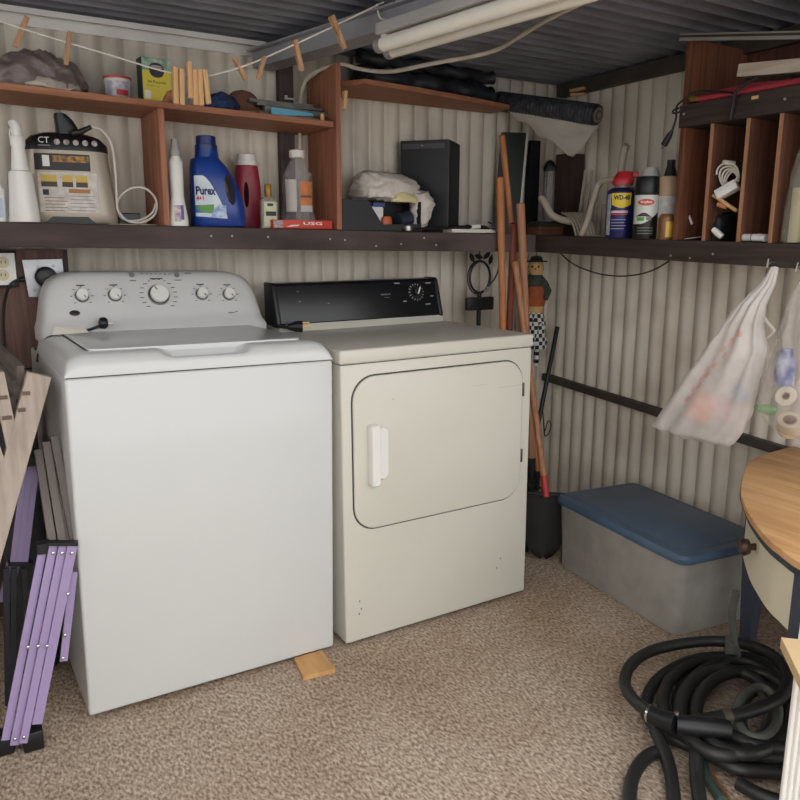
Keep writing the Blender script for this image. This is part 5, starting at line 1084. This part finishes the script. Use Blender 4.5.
m = MB().loft([sell(-.795+dx, .42, z_, rx_, ry_, 2.4, 30) for z_, rx_, ry_, dx in dense([(.0, .06, .12, 0), (.2, .06, .13, 0), (.5, .05, .12, 0), (.68, .045, .1, .01), (.74, .02, .05, .02)], 24)]); m = folds(m, .006, 35, 17); m.v = [(min(x, -.716), y, max(z, .001)) for x, y, z in m.v]
tag(wb(m, 'dark_cover', mat('dark_grey_fabric', (62, 62, 66), .8, var=.3, scale=12), smooth=75), 'dark fabric bag stuffed behind the purple frame against the washer side', 'bag')
# ------------------------------------------------------------------ storage bin
f0, f1 = Vector((.955, .142, 0)), Vector((.884, -.482, 0)); ax = (f1-f0).normalized(); sd = Vector((-ax.y, ax.x, 0)); sd = sd if sd.x > 0 else -sd
ang = math.atan2(ax.y, ax.x); cen = f0.lerp(f1, .5)+sd*.193-ax*.012
t = thing('storage_bin', 'grey translucent storage bin with a blue lid by the right wall', 'storage bin', cen, ang)
Ln, Wd = .652, .385; 
sgn = 1
BINM = film('smoky_bin_plastic', (200, 197, 190), .84, .3, .3); LID = mat('blue_lid_plastic', (74, 96, 120), .38, var=.12, scale=10)
def rr_ring(lx, wy, r, z): return [(x, y, z) for x, y in rrect(-lx/2, lx/2, -wy/2, wy/2, r, 6)]
MB().loft([rr_ring(Ln-.058, Wd-.04, .03, .002), rr_ring(Ln-.05, Wd-.034, .034, .008), rr_ring(Ln-.028, Wd-.02, .036, .235), rr_ring(Ln-.012, Wd-.008, .036, .2455)]).build('tub', BINM, t, smooth=50)
ld = MB().loft([rr_ring(Ln-.004, Wd-.002, .036, .246), rr_ring(Ln, Wd, .036, .250), rr_ring(Ln, Wd, .036, .263), rr_ring(Ln-.012, Wd-.012, .034, .273), rr_ring(Ln-.05, Wd-.05, .03, .274)]).build('lid', LID, t, smooth=35)
MB().loft([rr_ring(Ln-.07, Wd-.07, .04, .2742), rr_ring(Ln-.08, Wd-.08, .04, .277)]).build('raised_panel', LID, ld, smooth=35)
for s_ in (-1,): MB().bb(s_*(Ln/2)-.012, s_*(Ln/2)+.012, -.06, .06, .215, .262).build('latch', BLACKP if s_ < 0 else LID, t, bevel=.004)
# wood block under the washer corner
c4 = [P(294, 658, z=.012), P(322, 650, z=.012), P(335, 669, z=.012), P(303, 677, z=.012)]
tag(wb(MB().loft([[Vector((q.x, q.y, z_)) for q in c4] for z_ in (.0, .013)]), 'wood_block', mat('light_ply', (206, 160, 104), .65, col2=(190, 142, 88), scale=4, stretch=(12, 1.5, 4)), smooth=0, bevel=.001), 'small light plywood block on the carpet at the washer corner', 'wood block')

# ------------------------------------------------------------------ hanging bags
def hang_bag(rows, name, label, cat, m, n=96, amp=.0035, seed=1, handles=(), printed=None):
    rings = []
    for (yl, yr, z, th, xc) in dense(rows, 40):
        cy = (yl+yr)/2; ry_ = abs(yl-yr)/2
        f_ = max(.25, 1-(rows[0][2]-z)/(rows[0][2]-rows[-1][2])); rings.append([(xc+th*math.sin(2*PI*j/n)*(1+.22*f_*math.sin(11*2*PI*j/n+seed)+.12*math.sin(7*2*PI*j/n+z*9)), cy+ry_*math.cos(2*PI*j/n)*(1+.02*math.sin(5*2*PI*j/n)), z) for j in range(n)])
    mb = folds(MB().loft(rings, caps=False), amp, 34, seed)
    zb_ = rows[-1][2]; t_ = thing(name, label, cat, (rows[-1][4], (rows[-1][0]+rows[-1][1])/2, zb_))
    fo = wb(mb, 'film', m, t_, smooth=75)
    if printed:
        fo.data.materials.append(printed[0]); lo = wloc(t_)
        for f_ in fo.data.polygons: f_.material_index = 1 if printed[1](f_.center+lo, f_.normal) else 0
    for k, h in enumerate(handles): wb(MB().tube(spline(h, 8), [.005]*((len(h)-1)*8+1), 8), 'handle', m, t_)
    return t_
BX = 1.045
def yz(u, v): q = P(u, v, x=BX); return q.y, q.z
rows = []
for (ul, ur, v, th) in ((768, 774, 266, .010), (757, 771, 283, .014), (741, 768, 303, .022), (727, 765, 322, .032), (712, 769, 342, .04), (697, 765, 362, .046), (683, 759, 382, .05), (671, 754, 400, .052), (661, 745, 414, .05), (655, 736, 424, .042), (668, 728, 431, .02)):
    a_, z1_ = yz(ul, v); b2, _ = yz(ur, v); rows.append((a_, b2, z1_, th, BX-.01 if v > 300 else BX+.02))
GB = film('white_grocery_film', (244, 239, 236), .58, .22, .4)
ba, bb_ = P(745, 330, x=BX-.03), P(690, 400, x=BX-.03)
def bagprint(c, n):
    if c.x > BX-.012: return False
    d_ = bb_-ba; f_ = ((c.y-ba.y)*d_.y+(c.z-ba.z)*d_.z)/(d_.y**2+d_.z**2); o_ = ((c.y-ba.y)*-d_.z+(c.z-ba.z)*d_.y)/math.hypot(d_.y, d_.z)
    return 0 < f_ < 1 and abs(o_) < .012 and math.sin(f_*46)+.6*math.sin(o_*700+f_*90) > -.1
t = hang_bag(rows, 'grocery_bag', 'white plastic grocery bag with red print hanging from the right shelf', 'bag', GB, seed=4, printed=(film('red_printed_film', (236, 186, 180), .76, .3, .4), bagprint))
a_ = P(765, 318, x=BX-.02); wb(MB().tube(spline([a_, P(768, 323, x=BX-.03), P(774, 331, x=BX-.03), P(768, 338, x=BX-.02)], 6), .004, 8), 'loose_handle', GB, t)
q = P(772, 266, x=1.085); tag(wb(MB().tube(spline([Vector((1.10, q.y, q.z+.012)), Vector((1.072, q.y, q.z+.008)), Vector((1.062, q.y, q.z-.004)), Vector((1.066, q.y, q.z+.02))], 6), .0019, 8), 'hook', NAIL), 'small steel hook on the shelf front carrying the white grocery bag', 'hook')
# red print on the bag, as thin lettering strip following the film
PR = mat('faint_red_print', (226, 168, 162), .5)
for i in range(5):
    u0, v0 = 735-i*8.5, 335+i*13; q = P(u0, v0, x=BX-.06); q2 = P(u0-6.5, v0+10, x=BX-.06)
# contents
def inbag(nm, lab_, cat, u, v, size, m, rz=0, rx=0, x=BX-.02): 
    q_ = P(u, v, x=x); return tag(wb(MB().box(q_, size, rz=rz, rx=rx), nm, m, bevel=.004), lab_, cat)
inbag('snack_packet', 'red and orange snack packet at the bottom of the white grocery bag', 'packet', 704, 407, (.045, .07, .085), mat('red_orange_foil', (214, 60, 44), .4, col2=(240, 170, 90), scale=45), .2, .5)
inbag('snack_packet', 'pink packet behind the red one in the white grocery bag', 'packet', 722, 408, (.03, .06, .06), mat('pink_foil', (176, 70, 110), .4, col2=(236, 200, 190), scale=50), -.2, .2)
inbag('small_carton', 'small blue and silver carton inside the right side of the grocery bag', 'carton', 742, 392, (.03, .03, .05), mat('blue_silver_card', (150, 164, 190), .4, col2=(90, 96, 120), scale=40), .1, -.3)
inbag('green_packet', 'olive packet at the lowest corner of the grocery bag', 'packet', 700, 424, (.03, .05, .018), mat('olive_foil', (120, 116, 84), .5), .1, .1)
# second, clear bag
BX2 = 1.03
rows = []
for (ul, ur, v, th) in ((797, 803, 272, .01), (789, 812, 300, .02), (780, 822, 330, .035), (770, 830, 360, .05), (762, 835, 385, .055), (758, 836, 405, .055), (768, 834, 422, .05), (785, 828, 434, .03)):
    q, q2 = P(ul, v, x=BX2), P(ur, v, x=BX2); rows.append((q.y, q2.y, q.z, th, BX2 if v > 290 else BX2+.03))
t = hang_bag(rows, 'clear_bag', 'clear plastic bag of tape rolls hanging at the right picture edge', 'bag', film('clear_bag_film', (214, 206, 200), .30, .3, .15), seed=9)
q = P(800, 270, x=1.075); tag(wb(MB().tube(spline([Vector((1.10, q.y, q.z+.012)), Vector((1.068, q.y, q.z+.008)), Vector((1.056, q.y, q.z-.004)), Vector((1.062, q.y, q.z+.02))], 6), .0019, 8), 'hook', NAIL), 'small steel hook on the shelf front carrying the clear bag', 'hook')
def roll(label, u, v, ro, ri, h, m, tilt, x=BX2-.005):
    q_ = P(u, v, x=x); d_ = Vector(tilt).normalized(); a_ = d_.orthogonal().normalized(); b2 = d_.cross(a_); rings = []
    for rr, hh in ((ri, 0), (ro, 0), (ro, h), (ri, h), (ri, 0)): rings.append([q_+d_*hh+(a_*math.cos(2*PI*j/24)+b2*math.sin(2*PI*j/24))*rr for j in range(24)])
    t_ = thing('tape_roll', label, 'tape', q_, 0, 'tape rolls in the clear bag')
    wb(MB().loft(rings, caps=False), 'tape', m, t_); wb(MB().loft([[p_ for p_ in [q_+d_*(hh-.0005)+(a_*math.cos(2*PI*j/20)+b2*math.sin(2*PI*j/20))*ri*f for j in range(20)]] for f, hh in ((1, 0), (.8, 0), (.8, h+.001), (1, h+.001))], caps=False), 'core', mat('card_core', (150, 120, 96), .8), t_)
roll('white tape roll facing out in the middle of the clear bag', 786, 396, .028, .011, .03, mat('white_tape', (206, 200, 186), .4), (.6, .75, .1))
roll('brown and white tape roll at the bottom of the clear bag', 790, 420, .030, .018, .045, mat('tan_tape', (202, 186, 164), .45), (.5, .3, -.8))
tag(wb(MB().loft([sell(P(785, 368, x=BX2).x, P(785, 368, x=BX2).y, P(785, 385, x=BX2).z+z_, .026*k_, .026*k_, 2, 22) for z_, k_ in ((0, 1), (.07, 1), (.085, .7), (.1, .6))]), 'blue_bottle', mat('blue_bottle_plastic', (70, 84, 150), .4, col2=(190, 196, 216), scale=30)), 'blue-labelled bottle in the top of the clear bag', 'bottle')
q = P(766, 409, x=BX2-.01); tag(wb(crumple(MB().ball(q, (.018, .035, .012), 16, 8), .003, 120, 3), 'green_packet', mat('green_foil', (120, 176, 110), .45)), 'small green packet at the left corner of the clear bag', 'packet')

# ------------------------------------------------------------------ half-round table
TZ = .55
out = [(1.387, -.472), (1.257, -.481), (1.136, -.503), (1.05, -.543), (.966, -.593), (.841, -.675), (.76, -.742), (.69, -.807), (.603, -.905), (.563, -.967), (.529, -1.033), (.515, -1.12), (.53, -1.22), (.59, -1.33), (.72, -1.43), (.95, -1.50), (1.2, -1.52), (1.387, -1.52)]
sp = [(q.x, q.y) for q in spline([(x, y, 0) for x, y in out[1:-1]], 4)]; outl = [out[0]]+sp+[out[-1]]
cx_, cy_ = 1.1, -1.05
def inset(f): return [(x if x > 1.38 else cx_+(x-cx_)*f, cy_+(y-cy_)*f) for x, y in outl]
t = thing('half_round_table', 'half-round table with wooden top, blue legs and cream drawer against the right wall', 'table', (1.1, -1.0, 0))
TOPW = mat('honey_wood_top', (222, 176, 122), .5, col2=(196, 146, 96), scale=3, stretch=(10, 1.2, 4), bump=.05, bscale=20)
BLU = mat('navy_paint', (58, 66, 80), .5, var=.1); CRM = mat('cream_paint', (222, 214, 188), .5, var=.05, scale=6)
wb(MB().loft([[(x, y, z_) for x, y in inset(f)] for z_, f in ((.533, 1.0), (.548, 1.0), (.55, .992))]), 'table_top', TOPW, t, smooth=30)
wb(MB().loft([[(x, y, z_) for x, y in inset(f)] for z_, f in ((.513, .985), (.533, 1.004))]), 'edge_moulding', BLU, t, smooth=30)
wb(MB().loft([[(x, y, z_) for x, y in inset(.945)] for z_ in (.512, .53)]), 'apron_core', BLU, t, smooth=30)
# curved drawer front and apron along the outline
ins = inset(.955); seg = [Vector((x, y, 0)) for x, y in ins]
def strip(i0, i1, z0_, z1_, th, nm, m, par=None):
    mb = MB(); rings = []
    for q in seg[i0:i1]:
        nn = (q-Vector((cx_, cy_, 0))).normalized(); rings.append([q+Vector((0, 0, z0_)), q-nn*th+Vector((0, 0, z0_)), q-nn*th+Vector((0, 0, z1_)), q+Vector((0, 0, z1_))])
    return wb(mb.loft(rings), nm, m, par or t, smooth=30)
strip(0, 6, .37, .517, .02, 'apron', BLU); dw = strip(6, 36, .372, .511, .02, 'drawer_front', CRM); strip(35, 40, .30, .517, .03, 'apron', BLU); strip(39, len(seg)-1, .37, .517, .02, 'apron', CRM)
kq = P(748, 547, x=.775); best = min(seg[6:42], key=lambda q: abs((P(757, 548, y=q.y)-q).x))
nn = (best-Vector((cx_, cy_, 0))).normalized(); kb = Vector((best.x, best.y, P(752, 548, y=best.y).z)); kb.z = min(.48, max(.40, kb.z))
ring = []
for rr, hh in ((.009, 0), (.008, .014), (.019, .019), (.022, .030), (.016, .039), (.005, .042)):
    e_ = Vector((0, 0, 1)); s_ = nn.cross(e_); ring.append([kb+nn*hh+(e_*math.cos(2*PI*j/18)+s_*math.sin(2*PI*j/18))*rr for j in range(18)])
wb(MB().loft(ring), 'knob', mat('dark_bronze', (84, 64, 56), .35, .6), dw)
for (x, y, wd) in ((1.075, -.588, .055), (.66, -1.07, .045), (1.33, -.55, .05), (1.0, -1.45, .05), (1.34, -1.47, .05)):
    wb(MB().loft([[(x+sx*k_, y+sy*k_, z_) for sx, sy in ((-wd/2, -wd/2), (wd/2, -wd/2), (wd/2, wd/2), (-wd/2, wd/2))] for z_, k_ in ((0, .6), (.3, 1), (.516, 1.05))]), 'leg', BLU, t, smooth=0)

# ------------------------------------------------------------------ white fluted stand with a wooden top
zc_ = .455; k0 = P(781, 637, z=zc_); d2_ = (P(792, 660, z=zc_)-k0); d2_.z = 0; d2_.normalize(); d1_ = Vector((-d2_.y, d2_.x, 0)); d1_ = d1_ if d1_.x > 0 else -d1_
t = thing('fluted_stand', 'low white fluted stand with a pale wooden top at the right picture edge', 'stand', (k0.x, k0.y, 0))
wb(MB().loft([[k0+Vector((0, 0, z_)), k0+d1_*.13+Vector((0, 0, z_)), k0+d1_*.13+d2_*.24+Vector((0, 0, z_)), k0+d2_*.24+Vector((0, 0, z_))] for z_ in (-.022, 0)]), 'wooden_top', mat('pale_plank', (226, 196, 150), .6, var=.12, scale=5), t, smooth=0, bevel=.001)
b0_ = Vector((P(790, 715, y=-1.1).x, -1.1, 0)); mb = MB(); nfl = 22; prof_ = []
e_ = Vector((.49, -.87, 0)).normalized(); nfw = Vector((-.87, -.49, 0)).normalized()
b0_ = Vector((.437, -1.10, 0))
for i in range(nfl*6+1): prof_.append(b0_+e_*(.24*i/(nfl*6))+nfw*(.0035*abs(math.sin(PI*i/6))))
prof_ += [prof_[-1]-nfw*.08, b0_-nfw*.08]
wb(mb.loft([[q+Vector((0, 0, z_)) for q in prof_] for z_ in (.0, .433)]), 'fluted_body', WPLAST, t, smooth=60)

# ------------------------------------------------------------------ hoses on the floor
HB = mat('black_hose_rubber', (38, 38, 38), .45, var=.2, scale=15); HG = mat('grey_green_hose', (96, 98, 90), .6, var=.2, scale=15)
def hose_loop(cu, cv, ru, rv, z, ph=0, a0=0, a1=2*PI, n=28, wob=.03, seed=0):
    rnd = random.Random(seed); o1, o2 = rnd.uniform(0, 6), rnd.uniform(0, 6); pts_ = []
    for i in range(n+1):
        an = a0+(a1-a0)*i/n; k_ = 1+wob*math.sin(2*an+o1)+wob*.6*math.sin(3*an+o2)
        pts_.append(P(cu+ru*k_*math.cos(an), cv-rv*k_*math.sin(an), z=z(an) if callable(z) else z))
    return pts_
t = thing('black_hose', 'heavy black hose coiled in a pile on the carpet before the bin', 'hose', P(715, 720, z=0))
main = [P(651, 713, z=.085), P(634, 700, z=.075), P(625, 684, z=.065), P(630, 666, z=.06), P(649, 652, z=.06), P(680, 644, z=.07), P(715, 641, z=.08), P(748, 645, z=.09), P(775, 657, z=.10), P(788, 676, z=.11), P(782, 695, z=.115), P(762, 707, z=.115), P(735, 715, z=.11), P(716, 718, z=.105)]
wb(MB().tube(spline(main, 8), .0155, 12), 'outer_loop', HB, t)
rr_ = [(717, 703, 69, 47, .020), (724, 702, 60, 46, .045), (738, 706, 54, 46, .040), (742, 708, 68, 50, .018), (727, 712, 46, 44, .070), (744, 712, 46, 43, .072)]
for i, (cu, cv, ru, rv, z) in enumerate(rr_):
    wb(MB().tube(hose_loop(cu, cv, ru, rv, z, seed=i+3), .0155, 12, closed=False), 'coil', HB, t)
for i, pts_ in enumerate(([P(655, 730, z=.05), P(662, 745, z=.035), P(670, 770, z=.02), P(674, 800, z=.017), P(676, 840, z=.016)], [P(697, 735, z=.06), P(696, 755, z=.05), P(697, 780, z=.03), P(702, 815, z=.02)], [P(663, 750, z=.02), P(648, 756, z=.017), P(636, 770, z=.017), P(630, 792, z=.017), P(632, 830, z=.017)], [P(715, 742, z=.06), P(740, 752, z=.055), P(775, 758, z=.05), P(810, 756, z=.05)], [P(706, 752, z=.04), P(735, 768, z=.04), P(770, 772, z=.035), P(815, 775, z=.03)], [P(730, 735, z=.075), P(755, 745, z=.075), P(785, 748, z=.07), P(815, 742, z=.07)], [P(738, 783, z=.02), P(760, 795, z=.02), P(790, 805, z=.02)])):
    wb(MB().tube(spline(pts_, 8), .0155, 12), 'strand', HB, t)
# wye coupling
a, c = P(648, 713, z=.095), P(676, 724, z=.10)
cp = wb(MB().tube([a, a.lerp(c, .25), a.lerp(c, .6), c], [.019, .022, .021, .026], 16), 'coupling', BLACKP, t)
wb(MB().tube([a.lerp(c, .02), a.lerp(c, .1)], .0215, 16), 'clamp_ring', CHROME, cp)
e1_, e2_ = P(730, 716, z=.108), P(730, 730, z=.10)
wb(MB().tube([c, c.lerp(e1_, .5), e1_], [.016, .015, .0175], 12), 'branch', BLACKP, cp); wb(MB().tube([c, c.lerp(e2_, .3), e2_], [.02, .024, .021], 12), 'branch', BLACKP, cp)
wb(MB().tube([e1_+(e1_-c).normalized()*-.02, e1_], .0182, 12), 'branch_collar', mat('dull_bronze', (96, 86, 76), .5, .4), cp)
wb(MB().lathe([(.006, 0), (.006, .006), (.003, .008)], 10, c+Vector((0, 0, .024))), 'clamp_screw', CHROME, cp)
t = thing('grey_hose', 'thinner grey-green hose coiled inside the black hose pile', 'hose', P(755, 715, z=0))
for i, (cu, cv, ru, rv, z) in enumerate(((752, 715, 17, 24, .06), (758, 713, 20, 26, .085), (763, 716, 22, 26, .055))): wb(MB().tube(hose_loop(cu, cv, ru, rv, z, seed=i+20, wob=.04), .0115, 10), 'coil', HG, t)
tag(wb(MB().tube(spline([P(690, 718, z=.02), P(672, 690, z=.02), P(668, 705, z=.02), P(675, 735, z=.02)], 8), .0115, 10), 'hose_offcut', HG), 'short grey hose offcut inside the left of the black coil', 'hose')
tag(wb(MB().tube(spline([P(707, 750, z=.012), P(709, 765, z=.008), P(718, 782, z=.008), P(730, 800, z=.008), P(745, 830, z=.008)], 8), .004, 8), 'copper_wire', mat('copper', (206, 150, 110), .35, .6)), 'copper coloured wire lying on the carpet among the hoses', 'wire')
tag(wb(MB().tube(spline([P(703, 760, z=.012), P(708, 780, z=.012), P(722, 800, z=.012)], 8), .011, 8), 'green_tube', mat('dark_green_tube', (62, 78, 72), .5)), 'dark green tube on the carpet beside the copper wire', 'tube')
tag(wb(MB().tube(spline([P(736, 592, z=.30), P(732, 615, z=.22), P(734, 640, z=.13), P(738, 655, z=.08)], 8), .010, 10), 'upright_hose_end', HG), 'grey hose end rising behind the coil beside the bin', 'hose')
tag(wb(MB().tube(spline([P(731, 636, z=.13), P(731, 655, z=.09)], 6), .016, 10), 'hose_sleeve', mat('worn_rubber', (70, 68, 62), .7)), 'worn rubber sleeve standing behind the black coil', 'sleeve')
